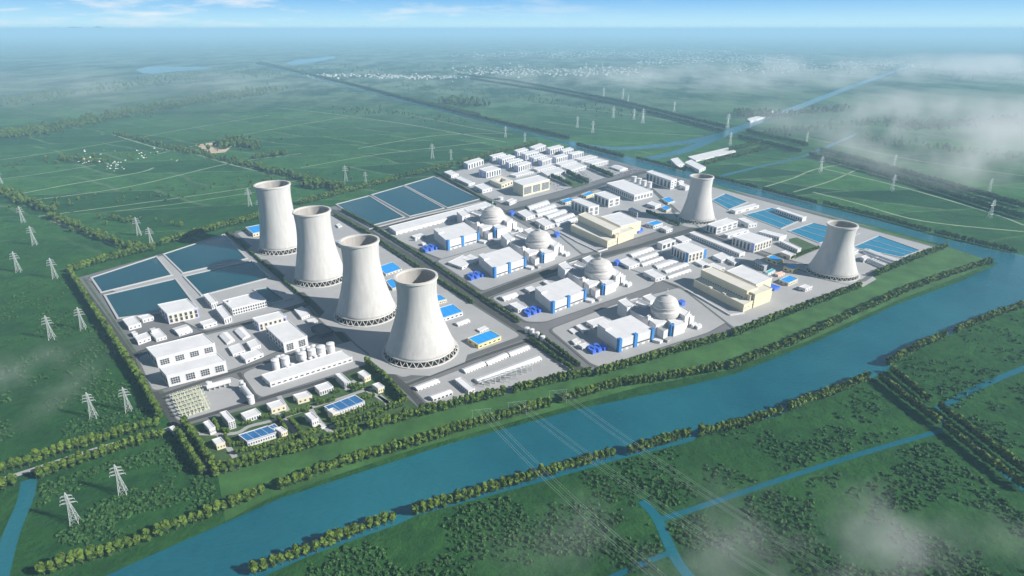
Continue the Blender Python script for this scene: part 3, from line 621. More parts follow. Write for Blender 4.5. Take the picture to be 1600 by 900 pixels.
many(TM, [('shed', 'white ridged shed, farthest of the lower yard, beside the main road', (255, 362), (310, 397), (577, 307), 28, dict(SH, group=LO)),
 ('shed', 'white ridged shed, second from the main road in the lower yard', (360, 417), (405, 452), (682, 357), 24, dict(SH, group=LO)),
 ('shed', 'lower white ridged shed, third from the main road in the lower yard', (405, 482), (440, 512), (697, 422), 28, dict(SH, group=LO)),
 ('shed', 'white ridged shed, fourth from the main road in the lower yard', (570, 502), (625, 547), (892, 452), 24, dict(SH, group=LO)),
 ('shed', 'white ridged shed, fifth from the main road in the lower yard', (685, 567), (735, 602), (1012, 502), 24, dict(SH, group=LO)),
 ('shed', 'white ridged shed at the near edge of the lower yard', (735, 642), (765, 667), (1042, 572), 28, dict(SH, group=LO)),
 ('shed_office', 'flat white building lying crosswise at the left end of the lower yard', (125, 462), (265, 537), (395, 492), 38, dict(group=LO)),
 ('shed_office', 'flat white building lying crosswise at the near end of the lower yard', (440, 597), (595, 682), (722, 647), 48, dict(group=LO)),
 ('office_block', 'square white block with cream window bays and one blue corner beside the lower shed yard', (795, 277), (1010, 372), (1235, 312), 120, dict(win=[('F', 5, 1, .65, .9, 'yellow'), ('L', 6, 1, .55, .9, 'pane')], corner=('blue', 'lR', 9))),
 ('substation', 'small tall white block with dark bays left of the block with one blue corner', (618, 232), (680, 255), (845, 202), 76, dict(win=[('F', 3, 1, .6, .7, 'pane')])),
 ('storage_shed', 'low flat white shed behind the block with one blue corner', (830, 172), (930, 222), (1042, 192), 24),
 ('storage_shed', 'small white shed at the foot of the block with one blue corner', (1090, 472), (1180, 522), (1252, 492), 28),
 ('storage_shed', 'flat white building between the long narrow hall and the lower cream complex', (1310, 397), (1420, 457), (1540, 412), 38)])
many(TN, [('storage_shed', 'smaller flat white building beside the flat one above the lower cream complex', (600, 672), (700, 732), (775, 702), 38),
 ('complex_annex', 'white flat annex on the uphill end of the lower cream complex', (345, 752), (480, 812), (585, 785), 30),
 ('long_hall', 'very long narrow white hall running downhill right of the lower shed yard', (135, 352), (765, 612), (835, 590), 50, dict(win=[('L', 22, 1, .45, .45, 'pane'), ('F', 1, 1, .5, .4, 'door')])),
 ('office_block', 'white block with dark square windows at the foot of the far right tower', (350, 247), (480, 287), (745, 202), 85, dict(win=[('F', 4, 2, .6, .7, 'grid'), ('L', 3, 1, .5, .9, 'pane')])),
 ('storage_shed', 'long low white shed in front of the block below the far tower', (565, 367), (620, 387), (882, 312), 32),
 ('office_block', 'square white block with cream bays and a blue corner, right one of the pair', (680, 402), (955, 492), (1172, 422), 110, dict(win=[('F', 6, 1, .62, .9, 'yellow'), ('L', 6, 1, .55, .9, 'pane')], corner=('lilac', 'l', 9))),
 ('storage_shed', 'bluish white building between the blue pool and the windowed block', (740, 177), (880, 242), (985, 227), 55),
 ('storage_shed', 'pale blue roofed building at the lower edge of the second blue pool', (1000, 340), (1262, 407), (1355, 377), 50, dict(win=[('L', 8, 1, .5, .5, 'pane')])),
 ('storage_shed', 'greyish low building on the lawn beside the third blue pool', (1270, 457), (1490, 562), (1537, 542), 45, dict(win=[('L', 8, 1, .4, .5, 'pane')])),
 ('storage_shed', 'cream long shed at the end of the hedge near the right hand tower', (1275, 592), (1400, 642), (1470, 620), 45, dict(wall='cream')),
 ('pool_building', 'long white building on the far edge of the second blue pool', (1215, 52), (1552, 167), (1602, 147), 50, dict(win=[('L', 12, 1, .5, .5, 'pane')])),
 ('pool_building', 'long low white building between the first and second blue pools', (665, 62), (715, 84), (1010, 5), 38),
 ('pump_house', 'blue-roofed yellow building left of the cream long shed', (1100, 655), (1240, 712), (1312, 682), 50, dict(BY, wall='yellow'))])
many(TO, [('pump_house', 'blue-roofed yellow building in the shade of the right hand tower', (1155, 292), (1275, 332), (1345, 297), 52, dict(BY, wall='yellow')),
 ('pump_house', 'brightest blue roof with cream walls right of the lower cream complex', (1100, 457), (1215, 502), (1337, 447), 42, dict(BY)),
 ('storage_shed', 'white cube shed alone on the paved corner right of the lower cream complex', (1345, 547), (1430, 572), (1515, 537), 42),
 ('teal_kiosk', 'small kiosk with a teal roof behind the lower cream complex', (920, 362), (960, 382), (1052, 337), 30, dict(roof='teal', cat='kiosk')),
 ('storage_shed', 'peach roofed small shed beside the brightest blue roof', (1050, 382), (1090, 402), (1170, 372), 28, dict(roof='peach', wall='peach')),
 ('frame_building', 'slim grey-green building with a white end frame above the lower cream complex', (780, 222), (915, 292), (967, 267), 68, dict(wall='grey', roof='white', win=[('L', 5, 2, .6, .6, 'pane')])),
 ('blue_shed', 'blue plant building right behind the front of the lower cream complex', (930, 537), (1040, 572), (1110, 545), 34, dict(wall='container', roof='container', win=[('F', 3, 1, .3, .5, 'door')]))])
many(TL, [('blue_shed', 'blue plant building right behind the front of the upper cream complex', (730, 782), (780, 812), (842, 787), 30, dict(wall='container', roof='container', win=[('F', 3, 1, .3, .5, 'door')])),
 ('pump_house', 'blue-roofed white building right of the upper cream complex', (880, 712), (970, 742), (1087, 707), 42, dict(BY, wall='white')),
 ('storage_shed', 'white shed with grey end next to the blue-roofed white building, upper complex', (1060, 767), (1130, 802), (1207, 777), 38),
 ('pump_house', 'blue-roofed building farther of the two left of the far tower', (1070, 405), (1150, 455), (1237, 430), 26, BY),
 ('pump_house', 'blue-roofed building nearer of the two left of the far tower', (1055, 517), (1130, 552), (1192, 522), 28, BY),
 ('storage_shed', 'white shed left of the two blue roofs near the far tower', (885, 467), (990, 502), (1060, 470), 38),
 ('frame_building', 'slim grey-green building with a white end frame above the upper cream complex', (655, 535), (765, 585), (807, 567), 60, dict(wall='grey', roof='white', win=[('L', 5, 2, .6, .6, 'pane')])),
 ('turbine_store', 'long white building with dark recessed bays behind the four round tanks', (880, 72), (1190, 182), (1262, 155), 110, dict(win=[('L', 7, 1, .55, .85, 'pane'), ('F', 2, 3, .4, .5, 'pane')])),
 ('storage_shed', 'little white hut right behind the long building with recessed bays', (1262, 190), (1290, 204), (1350, 185), 26),
 ('storage_shed', 'white annex shed left of the rim of the far tower', (1300, 232), (1370, 262), (1417, 240), 45)])
many(TP, [('storage_shed', 'white cube shed right beside the shaft of the right hand tower', (870, 482), (920, 512), (975, 482), 44),
 ('filter_shed', 'small white block at the head of the front pair of ribbed long units', (1000, 572), (1040, 602), (1110, 577), 44)])
# cream complexes (stepped, four masses joined: one thing each)
def complex_(T, label, low, strip_, front, white, boxes):
    root0, inf = bld('fuel_complex', label, T, low[0], low[1], low[2], low[3], wall='cream', roof='creamroof', win=[('F', 8, 1, .25, .12, 'pane')], cat='industrial complex')
    inv = root0.matrix_basis.inverted()
    def block(nm, q, roof, z0=0):
        r = bld('tmp', 'x y z w', T, q[0], q[1], q[2], q[3], wall='cream', roof=roof, win=q[4] if len(q) > 4 else [], z0=z0)
        if not r: return
        o = r[0]; ch = list(o.children); w_ = None
        mw = Matrix.Translation(o.location) @ Matrix.Rotation(o.rotation_euler.z, 4, 'Z')
        m0 = Matrix.Translation(root0.location) @ Matrix.Rotation(root0.rotation_euler.z, 4, 'Z')
        for c in ch:
            c.parent = root0; c.matrix_basis = m0.inverted() @ mw @ c.matrix_basis
            if c.name.startswith('wall'): c.name = nm
        bpy.data.objects.remove(o)
    block('high_wing', strip_, 'creamroof'); block('front_wing', front, 'creamroof'); block('main_hall', white, 'roofwhite')
    H = inf[3]
    for q in boxes: block('roof_unit', q, 'creamroof', H)
complex_(TO, 'stepped cream industrial complex with a large white roof, lower right one', ((35, 460), (660, 775), (1010, 610), 92),
   ((125, 337), (700, 602), (840, 555), 190, [('L', 18, 1, .5, .12, 'pane')]), ((690, 592), (800, 647), (1012, 567), 168), ((440, 352), (812, 522), (1012, 432), 188), [((650, 632), (672, 645), (700, 632), 50), ((700, 640), (740, 662), (806, 640), 60), ((215, 545), (245, 560), (290, 545), 14), ((390, 620), (425, 637), (470, 620), 14)])
complex_(TU, 'stepped cream industrial complex with a large white roof, upper one', ((150, 432), (420, 552), (615, 478), 50),
   ((205, 357), (455, 477), (512, 452), 98, [('L', 18, 1, .5, .12, 'pane')]), ((432, 472), (500, 502), (615, 460), 73), ((370, 372), (517, 442), (667, 402), 88), [((435, 492), (447, 499), (463, 492), 22), ((462, 497), (480, 508), (508, 497), 24)])
# low walls round the complexes
def low_wall(T, pts, label, h=3, nm='boundary_wall', m='white', cat='wall', wd=2.5):
    P = [g(T, p, .7) for p in pts]; mb = MB(); c = P[0]
    for a, b in zip(P[:-1], P[1:]):
        d = (b-a).normalized(); n = Vector((-d.y, d.x, 0))*wd/2; a_, b_ = a-c, b-c
        q = [a_-n, b_-n, b_+n, a_+n]; mb.hexa([(p.x, p.y, 0) for p in q], [(p.x, p.y, h) for p in q])
    tag(mb.obj(nm, m, None, False, (c.x, c.y, .5)), label, cat)
low_wall(TO, [(-60, 590), (200, 740), (480, 905), (660, 880)], 'low pale wall in front of the lower cream complex')
low_wall(TU, [(75, 490), (200, 560), (350, 630), (420, 610)], 'low pale wall in front of the upper cream complex')
low_wall(TC, [(905, 395), (1200, 318), (1640, 220)], 'grey retaining wall between the three blue ponds and the long warehouse', 3, m='grey')

# ---------------------------------------------------------------- ponds
def pond(T, pts, label, m='pond', lines=0, cat='pond', name='settling_pond', deep=1.0):
    P = [g(T, p) for p in pts]; n = len(P)
    if sum(P[i].x*P[(i+1) % n].y-P[(i+1) % n].x*P[i].y for i in range(n)) < 0: P = P[::-1]
    c = sum(P, Vector())/n; root = thing(name, label, cat, (c.x, c.y, .7))
    wt = MB(); wt.face([(p.x-c.x, p.y-c.y, .3) for p in P]); wt.obj('pond_water', m, root)
    rm = MB(); t = 4.0
    out = []
    for i in range(n):
        a, b, d = P[i-1], P[i], P[(i+1) % n]; e1 = (b-a).normalized(); e2 = (d-b).normalized()
        n1 = Vector((e1.y, -e1.x, 0)); n2 = Vector((e2.y, -e2.x, 0)); k = (n1+n2); out.append(b+k/max(.4, (1+n1.dot(n2)))*t)
    for i in range(n):
        j = (i+1) % n; q = [P[i]-c, out[i]-c, out[j]-c, P[j]-c]
        rm.hexa([(p.x, p.y, 0) for p in q], [(p.x, p.y, 1.6) for p in q])
    rm.obj('pond_rim', 'kerb', root)
    for k in range(1, lines+1):
        s_ = k/(lines+1); a = P[0].lerp(P[1], s_)-c; b = P[3].lerp(P[2], s_)-c; d = (b-a).normalized(); nn = Vector((-d.y, d.x, 0))*.9
        w_ = MB(); w_.hexa([(p.x, p.y, .2) for p in (a-nn, b-nn, b+nn, a+nn)], [(p.x, p.y, .9) for p in (a-nn, b-nn, b+nn, a+nn)]); w_.obj('baffle_wall', 'kerb', root)
pond(TA, [(178, 238), (575, 108), (668, 222), (240, 328)], 'dark teal pond at the west corner of the plant, left of the causeway and uphill')
pond(TA, [(262, 348), (693, 248), (830, 430), (345, 490)], 'dark teal pond left of the causeway and downhill, behind the sheds')
pond(TV, [(645, 178), (1080, 35), (1245, 210), (785, 315)], 'dark teal pond right of the causeway and uphill, near the farthest left tower')
pond(TV, [(797, 342), (1285, 228), (1415, 350), (925, 478)], 'dark teal pond right of the causeway and downhill, above the wide office')
pond(TC, [(705, 240), (905, 187), (1122, 320), (912, 373)], 'blue pond, leftmost of the three behind the cooling towers')
pond(TC, [(925, 180), (1118, 124), (1370, 263), (1162, 313)], 'blue pond, middle one of the three behind the cooling towers')
pond(TC, [(1132, 119), (1310, 67), (1595, 205), (1398, 260)], 'blue pond, rightmost of the three, beside the residential plot')
pond(TQ, [(130, 252), (212, 213), (348, 265), (235, 310)], 'bright blue pool right of the far tower, split by thin walls', 'poolblue', 2, 'pool', 'treatment_pool')
pond(TQ, [(335, 345), (500, 302), (688, 374), (558, 430)], 'bright blue pool below the long white pool building', 'poolblue', 2, 'pool', 'treatment_pool')
pond(TQ, [(612, 447), (760, 397), (1040, 462), (800, 520)], 'bright blue pool running behind the right hand tower', 'poolblue', 2, 'pool', 'treatment_pool')
pond(TQ, [(1010, 548), (1172, 477), (1428, 568), (1312, 610)], 'bright blue pool nearest the river corner beside the ribbed units', 'poolblue', 2, 'pool', 'treatment_pool')
pond(TA, [(1195, 315), (1290, 300), (1375, 378), (1285, 400)], 'small dark pool beside the wide office', 'pond', 0, 'pool', 'office_pool')
low_wall(TA, [(1290, 292), (1410, 375)], 'dark grey sloping block along the small office pool', 3, 'pool_wall', 'grey', 'wall', 16)

# ---------------------------------------------------------------- cooling towers
VCOL = {}
def cooling_tower(base, hwb, topc, hwt, label, group, streak=0):
    b = hit(base, .7); Rb = hwb/scale_at(b); H = zat(b.y, topc[1])-.7; tp = hit(topc, H); Rt = hwt/scale_at(tp)
    root = thing('cooling_tower', label, 'cooling tower', (b.x, b.y, .7), random.random()*3, group)
    zs = .074*H; prof = []; n = 26
    Rs = Rb*.93; zt = .80*H; rth = Rt*.945
    for i in range(n+1):
        z = zs+(H-zs)*i/n
        if z <= zt:
            c_ = (zt-zs)/sqrt((Rs/rth)**2-1); r = rth*sqrt(1+((zt-z)/c_)**2)
        else:
            r = rth+(Rt-rth)*((z-zt)/(H-zt))**1.6
        prof.append((r, z))
    inner = [(r-1.6, z) for r, z in prof][::-1]
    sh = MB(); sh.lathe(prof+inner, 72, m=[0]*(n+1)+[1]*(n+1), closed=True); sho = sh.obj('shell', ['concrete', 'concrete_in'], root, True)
    rm = MB(); rr = Rt; rm.lathe([(rr-.1, H-3.2), (rr+1.5, H-2.8), (rr+1.5, H+.6), (rr-2.4, H+.6), (rr-2.4, H-2.8)], 72, closed=True); rm.obj('rim', 'rim', sho)
    lr = MB(); lr.lathe([(Rs-2, zs-.8), (Rs+.9, zs-.8), (Rs+.7, zs+1.2), (Rs-2, zs+1.2)], 72, closed=True); lr.obj('ring_beam', 'rim', sho)
    bs = MB(); bs.lathe([(Rb+2, 0), (Rb+2, 1.8), (Rb-.5, 1.8), (Rb-.5, .2)], 72); bs.obj('basin', 'rim', root)
    fl = MB(); fl.lathe([(Rs*.92, .3), (Rs*.92, zs+3), (1, zs+4)], 48); fl.disc(Rb-.4, .25, 72); fl.obj('fill_pack', 'fill', root)
    nv = 32; da = 2*pi/nv; vm = MB(); r1 = Rb-.3; r2 = Rs-.4
    for s_ in (-1, 1): vm.bar((r1, 0, 1.2), (r2*cos(s_*da/2*.95), r2*sin(s_*da/2*.95), zs-.3), .62)
    me = vm.mesh('support_column', ['rim'])
    for k in range(nv): link('support_column', me, root, (0, 0, 0), k*da)
    return root
LG = 'line of four cooling towers'; RG = 'pair of cooling towers on the right'
cooling_tower((441, 388), 35, (439.5, 288), 26.5, 'cooling tower farthest left and farthest back in the line of four', LG)
cooling_tower((501, 434), 41, (498.5, 329), 28.2, 'second cooling tower from the left in the line of four', LG)
cooling_tower((573, 489), 48.5, (569, 375.6), 30, 'third cooling tower from the left in the line of four', LG)
cooling_tower((657.5, 547), 57.5, (653, 431.5), 33, 'nearest and largest cooling tower in the line of four', LG)
cooling_tower((1088.5, 343), 28.5, (1095, 275.5), 17.8, 'smaller cooling tower beside the upper canal, farther of the right pair', RG)
cooling_tower((1300, 426), 37.5, (1313.5, 350.5), 21.7, 'cooling tower near the river bend, nearer of the right pair', RG)
# concrete aprons under the towers
for (x, y, r) in ((441, 388, 92), (501, 434, 92), (573, 489, 92), (657, 547, 92), (1088, 343, 90), (1300, 426, 90)):
    c = hit((x, y)); mb = MB(); mb.disc(r, 0, 8); structure(mb.obj('tower_apron', 'pad', None, False, (c.x, c.y, .76), .3))

# ---------------------------------------------------------------- reactor units
# hall corners at ground are taken as an affine frame, so that the four units share one layout
def hall_frame(T, L, F, R, h):
    Fp = px(T, F); fb = hit((Fp[0], Fp[1]+h/T[2]), .7); H = zat(fb.y, Fp[1]); f = hit(Fp, H); l = hit(px(T, L), H); r = hit(px(T, R), H)
    return f, r-f, l-f, H-.7
REF = hall_frame(TG, (270, 545), (540, 735), (965, 600), 146)
def aff(q, z):                       # tile-G roof pixel at height z -> (s,t) in the hall frame
    p = g(TG, q, z)-REF[0]; u, v = REF[1], REF[2]; det = u.x*v.y-u.y*v.x
    return ((p.x*v.y-p.y*v.x)/det, (u.x*p.y-u.y*p.x)/det)
def unit(fr, word):
    f, u, v, H = fr; kz = H/REF[3]; su = u.length/REF[1].length
    base = Vector((f.x, f.y, .7)); rz = math.atan2(u.y, u.x)
    def Wd(s, t): return base+u*s+v*t
    def local(root, p): d = Vector((p.x-root.location.x, p.y-root.location.y, 0)); d.rotate(Matrix.Rotation(-rz, 3, 'Z')); return d
    def block(root, nm, L, F, R, z1, z0=0., m='white', mt=None):      # roof pixels in tile G for a block whose roof is z1 high
        q = [aff(F, z1+.7), aff(R, z1+.7), None, aff(L, z1+.7)]; q[2] = (q[1][0]+q[3][0]-q[0][0], q[1][1]+q[3][1]-q[0][1])
        P = [local(root, Wd(*p)) for p in q]
        if (P[1]-P[0]).cross(P[3]-P[0]).z < 0: P = P[::-1]
        mb = MB(); mb.hexa([(p.x, p.y, z0*kz) for p in P], [(p.x, p.y, z1*kz) for p in P], 0, 1)
        c_ = sum(P, Vector())/4
        I = [c_+(p-c_)*.93 for p in P]
        for i in range(4):
            j = (i+1) % 4; mb.hexa([(p.x, p.y, z1*kz) for p in (P[i], P[j], I[j], I[i])], [(p.x, p.y, z1*kz+.9) for p in (P[i], P[j], I[j], I[i])], 0)
        return mb.obj(nm, [m, mt or ('roofwhite' if m == 'white' else m)], root)
    # turbine hall
    th = thing('turbine_hall', 'white turbine hall with tall blue stair towers, %s' % word, 'turbine hall', tuple(base), rz, 'four turbine halls')
    P = [Vector((0, 0, 0)), local(th, base+u), local(th, base+u+v), local(th, base+v)]; Hh = H
    mb = MB(); mb.hexa([(p.x, p.y, 0) for p in P], [(p.x, p.y, Hh) for p in P], 0, bottom=False); mb.obj('wall', 'white', th)
    e = [p+(p-(P[0]+P[2])/2).normalized()*.5 for p in P]
    mb = MB(); mb.hexa([(p.x, p.y, Hh-.2) for p in e], [(p.x, p.y, Hh+.6) for p in e], 0); 
    lvx = P[3]; q = [lvx*.62-Vector((.3, 0, 0)), lvx*.62+P[1]*.16, lvx*1.0+P[1]*.16, lvx*1.0-Vector((.3, 0, 0))]
    mb.hexa([(p.x, p.y, Hh+.6) for p in q], [(p.x, p.y, Hh+3.4) for p in q], 0)
    mb.obj('roof', 'roofwhite', th)
    a = u.length; an = math.atan2(-P[3].y, -P[3].x)
    for s_, wd in ((.03, 6), (.48, 7), (.985, 6)):
        mb = MB(); mb.box(-wd/2, -2.2, 0, wd/2, 5, Hh+2.5, 0); mb.obj('stair_tower', 'blue', th, False, (s_*a, 0, 0))
    for s0, s1 in ((.09, .42), (.55, .93)):
        mb = MB(); mb.box(s0*a, -.5, Hh*.22, s1*a, .1, Hh*.32, 0); mb.obj('window_band', 'glass', th)
        for k in range(2):
            x = (s0+(s1-s0)*(.25+.5*k))*a; mb = MB(); mb.box(x-3, -.4, 0, x+3, .1, 4, 0); mb.obj('door', 'grey', th)
    # reactor building with domed containment
    cz = aff((1100, 525), .7); cc = Wd(*cz); R_ = 180/8/scale_at(g(TG, (1100, 525)))*su; k = R_/27.
    rb = thing('reactor_building', 'domed reactor containment with a mast and surrounding white blocks behind the %s' % word.replace('lowest', 'lowest turbine hall').replace('third from the top', 'third turbine hall').replace('second from the top', 'second turbine hall').replace('uppermost', 'uppermost turbine hall'), 'reactor building', (cc.x, cc.y, .7), rz, 'four reactor buildings')
    z1, z2, zt = 33*kz, 36*kz, 60*kz
    d = MB(); prof = [(R_*.97, 0), (R_*.97, z1-9*k), (R_, z1-8*k), (R_, z1), (R_*.88, z1+.6*k), (R_*.86, z1+2*k), (R_*.86, z2+3*k), (R_*.84, z2+3.6*k)]
    for i in range(1, 13):
        an2 = i/12*pi/2; prof.append((max(.05, R_*.84*cos(an2)), z2+3.6*k+(zt-z2-4.6*k)*sin(an2)))
    d.lathe(prof, 56); dm = d.obj('containment_dome', 'dome', rb, True)
    for rr_, zz in ((R_*1.015, z1-1), (R_*1.015, z1-8*k), (R_*.885, z2+3*k), (R_*.68, z2+3.6*k+(zt-z2-4.6*k)*.6)):
        rg = MB(); rg.lathe([(rr_-1.2, zz-.5), (rr_, zz-.5), (rr_, zz+.7), (rr_-1.2, zz+.7)], 56, closed=True); rg.obj('ring_band', 'rim', dm)
    ms = MB(); ms.lathe([(4*k, zt-2), (4*k, zt+1.5), (.1, zt+1.6)], 16); ms.bar((0, 0, zt), (0, 0, zt+13*k), .8, 0, 6); ms.box(-2.2, -.5, zt+7*k, 2.2, .5, zt+9*k); ms.obj('mast', 'steel', dm)
    block(rb, 'service_block', (525, 275), (900, 480), (1150, 400), 21, m='white', mt='grey')  # shadow lying on this deck is put into its grey roof colour
    block(rb, 'annex_tower', (525, 242), (640, 332), (745, 290), 27)
    block(rb, 'fuel_block', (1140, 478), (1230, 560), (1372, 512), 21)
    block(rb, 'side_block', (1210, 345), (1365, 440), (1425, 375), 29)
    block(rb, 'side_annex', (1395, 425), (1428, 452), (1482, 430), 18)
    block(rb, 'rear_block', (830, 187), (930, 250), (1040, 212), 16)
    block(rb, 'deck_block', (900, 470), (1000, 545), (1190, 480), 20)
    block(rb, 'link_block', (1000, 562), (1097, 627), (1152, 600), 15, m='white', mt='grey')
    block(rb, 'parapet_block', (885, 428), (905, 445), (938, 432), 27)
    block(rb, 'corridor', (740, 262), (880, 315), (910, 298), 24)
    q = block(rb, 'blue_stair', (1170, 535), (1195, 550), (1232, 535), 22.5, m='blue')
    # loose small things round the unit
    def solo(nm, lab, cat, L, F, R, z1_, m='white', grp=None):
        q0 = Wd(*aff(F, z1_+.7)); r_ = thing(nm, lab, cat, (q0.x, q0.y, .7), rz, grp) if False else None
        q = [aff(F, z1_+.7), aff(R, z1_+.7), None, aff(L, z1_+.7)]; q[2] = (q[1][0]+q[3][0]-q[0][0], q[1][1]+q[3][1]-q[0][1])
        P = [Wd(*p)-q0 for p in q]
        if (P[1]-P[0]).cross(P[3]-P[0]).z < 0: P = P[::-1]
        mb = MB(); mb.hexa([(p.x, p.y, 0) for p in P], [(p.x, p.y, z1_*kz*.9) for p in P], 0, bottom=False)
        c_ = sum(P, Vector())/4; e_ = [c_+(p-c_)*1.05 for p in P]; mb.hexa([(p.x, p.y, z1_*kz*.9) for p in e_], [(p.x, p.y, z1_*kz) for p in e_], 1)
        tag(mb.obj(nm, [m, 'roofwhite' if m == 'white' else m], None, False, (q0.x, q0.y, .7)), lab, cat, grp)
    wn = {'lowest': 'lowest unit', 'third from the top': 'third unit from the top', 'second from the top': 'second unit from the top', 'uppermost': 'uppermost unit'}[word]
    solo('plant_hut', 'bright blue block behind the reactor dome, %s' % wn, 'hut', (1275, 240), (1325, 268), (1368, 245), 9, 'container')
    solo('plant_hut', 'low white hut at the right end of the turbine hall, %s' % wn, 'hut', (955, 725), (1050, 750), (1088, 730), 5)
    solo('plant_hut', 'low grey hut between blue stair and turbine hall of the %s' % wn, 'hut', (1100, 715), (1145, 735), (1180, 712), 5, 'grey')
    for i, (a_, b_) in enumerate(((1440, 530), (1495, 545))):
        solo('plant_hut', ('first' if i == 0 else 'second')+' little white hut right of the reactor blocks of the %s' % wn, 'hut', (a_, b_), (a_+28, b_+22), (a_+80, b_-6), 6)
    # blue containers by the corner of the hall
    first = None
    for i in range(3):
        for j in range(2):
            if i == 2 and j == 1: continue
            x = 190+i*72; y = 850-i*22-j*28
            solo('blue_container', 'blue container left of the turbine hall, %s' % wn, 'container', (x-45, y-22+j*2), (x+22, y+22), (x+62, y+4), 6.5, 'container', 'blue containers of the %s' % wn)
unit(REF, 'lowest')
unit(hall_frame(TH, (-30, 412), (185, 590), (600, 435), 128), 'third from the top')
unit(hall_frame((600, 300, 4.706), (695, 470), (808, 565), (1040, 490), 68), 'second from the top')
unit(hall_frame((600, 300, 4.706), (365, 280), (465, 363), (695, 300), 68), 'uppermost')
# ---------------------------------------------------------------- silos and tanks
def tank(name, label, cat, T, x, ytop, ybase, r, m='white', group=None, cap=True):
    b = g(T, (x, ybase), .7); H = zat(b.y, px(T, (0, ytop))[1])-.7; R_ = r/T[2]/scale_at(b)
    root = thing(name, label, cat, (b.x, b.y, .7), 0, group)
    mb = MB(); mb.lathe([(R_, 0), (R_, H*.94)], 24); tbo = mb.obj('tank_body', m, root, True)
    mb = MB(); mb.lathe([(R_*1.05, H*.92), (R_*1.05, H*.95), (R_*.9, H*.955), (R_*.5, H), (.1, H*1.01)], 24); mb.obj('tank_roof', 'roofwhite', root)
    mb = MB(); mb.lathe([(R_*1.06, H*.86), (R_*1.08, H*.86), (R_*1.08, H*.885), (R_*1.06, H*.885)], 24, closed=True); mb.obj('railing_band', 'grey', tbo)
    return root
SG = 'white silos behind the long low hall'
big = [(1000, 380, 462, 28), (1073, 362, 452, 30), (1195, 330, 405, 29), (1265, 305, 382, 29), (1333, 284, 360, 30), (1402, 262, 336, 28)]
for i, (x, a, b, r) in enumerate(big):
    tank('silo', '%s large white silo from the left behind the long low hall' % ['first', 'second', 'third', 'fourth', 'fifth', 'sixth and rightmost'][i], 'silo', TX, x, a, b, r, group=SG)
for i, (x, a, b, r) in enumerate([(1022, 356, 425, 18), (1050, 350, 420, 18), (1163, 312, 385, 18), (1203, 300, 370, 17), (1238, 288, 358, 17), (1275, 277, 345, 18)]):
    tank('silo', 'slimmer white silo standing in the back row behind the six large silos', 'silo', TX, x, a, b, r, group='slimmer silos behind the large silos')
for i, (x, a, b, r) in enumerate([(1085, 428, 470, 14), (1120, 415, 455, 14), (1213, 388, 425, 15), (1253, 368, 412, 14), (1290, 355, 402, 14), (1327, 342, 392, 14)]):
    tank('silo', 'short small silo in the front row at the foot of the large silos', 'silo', TX, x, a, b, r, group='short silos before the large silos')
for i, (x, a, b) in enumerate([(722, 122, 190), (785, 145, 215), (845, 170, 240), (912, 190, 265)]):
    tank('storage_tank', '%s white storage tank in the row of four beside the largest flat white hall' % ['farthest', 'second farthest', 'third farthest', 'nearest'][i], 'tank', TL, x, a, b, 34, group='row of four storage tanks')
tank('storage_tank', 'small drum tank with a dark band in the corner of the residential plot', 'tank', TI, 815, 742, 775, 36)
tank('storage_tank', 'small upright white tank left of the uppermost unit on its plot', 'tank', TE, 395, 560, 610, 14)
# horizontal vessel
def vessel(T, a, b, rr, label):
    A, B_ = g(T, a, .7), g(T, b, .7); L = (B_-A).length; rz = math.atan2((B_-A).y, (B_-A).x)
    root = thing('pipe_vessel', label, 'vessel', tuple(A), rz)
    mb = MB(); mb.bar((0, 0, rr+2), (L, 0, rr+2), rr, 0, 12); mb.obj('vessel_body', 'white', root)
    for k in range(5):
        x = L*(.08+.21*k); mb = MB(); mb.box(x-1, -rr, 0, x+1, rr, rr+1); mb.obj('saddle', 'grey', root)
    mb = MB(); mb.bar((L*.08, 0, rr), (L*.08, 0, rr*3.6), rr*.7, 0, 10); mb.bar((L*.2, 2, rr), (L*.2, 2, rr*3), rr*.5, 0, 10); mb.obj('vessel_dome', 'white', root)
vessel(TX, (490, 612), (665, 565), 4.2, 'white horizontal vessel on saddles above the grid of small yard posts')
vessel(TX, (745, 600), (815, 690), 4.6, 'white vessel running downhill at the right end of the paved yard')
tank('storage_tank', 'stubby white tank at the lower end of the downhill vessel', 'tank', TX, 815, 650, 705, 24)
tank('storage_tank', 'stubby white tank at the upper end of the downhill vessel', 'tank', TX, 752, 575, 615, 20)
# yard posts (grid)
pm = MB(); pm.bar((0, 0, 0), (0, 0, 9), .7, 0, 6); pm.box(-4, -.6, 7.5, 4, .6, 8.6); pm.box(-1.6, -1.6, 0, 1.6, 1.6, 2.4)
for sx_ in (-3.4, 0, 3.4): pm.bar((sx_, 0, 8.6), (sx_, 0, 11), .4, 0, 5)
mat('pale_green', (.50, .52, .40), .7)
pme = pm.mesh('yard_post', ['pale_green'])
for i in range(6):
    for j in range(8):
        x = 245+j*27+i*13+random.uniform(-3, 3); y = 680-j*9+i*26; p = g(TX, (x, y), .7)
        tag(link('yard_post', pme, None, tuple(p), .3+random.uniform(-.2, .2)), 'pale post with a crossarm in the dense grid on the paved yard', 'post', 'yard posts by the gatehouse')
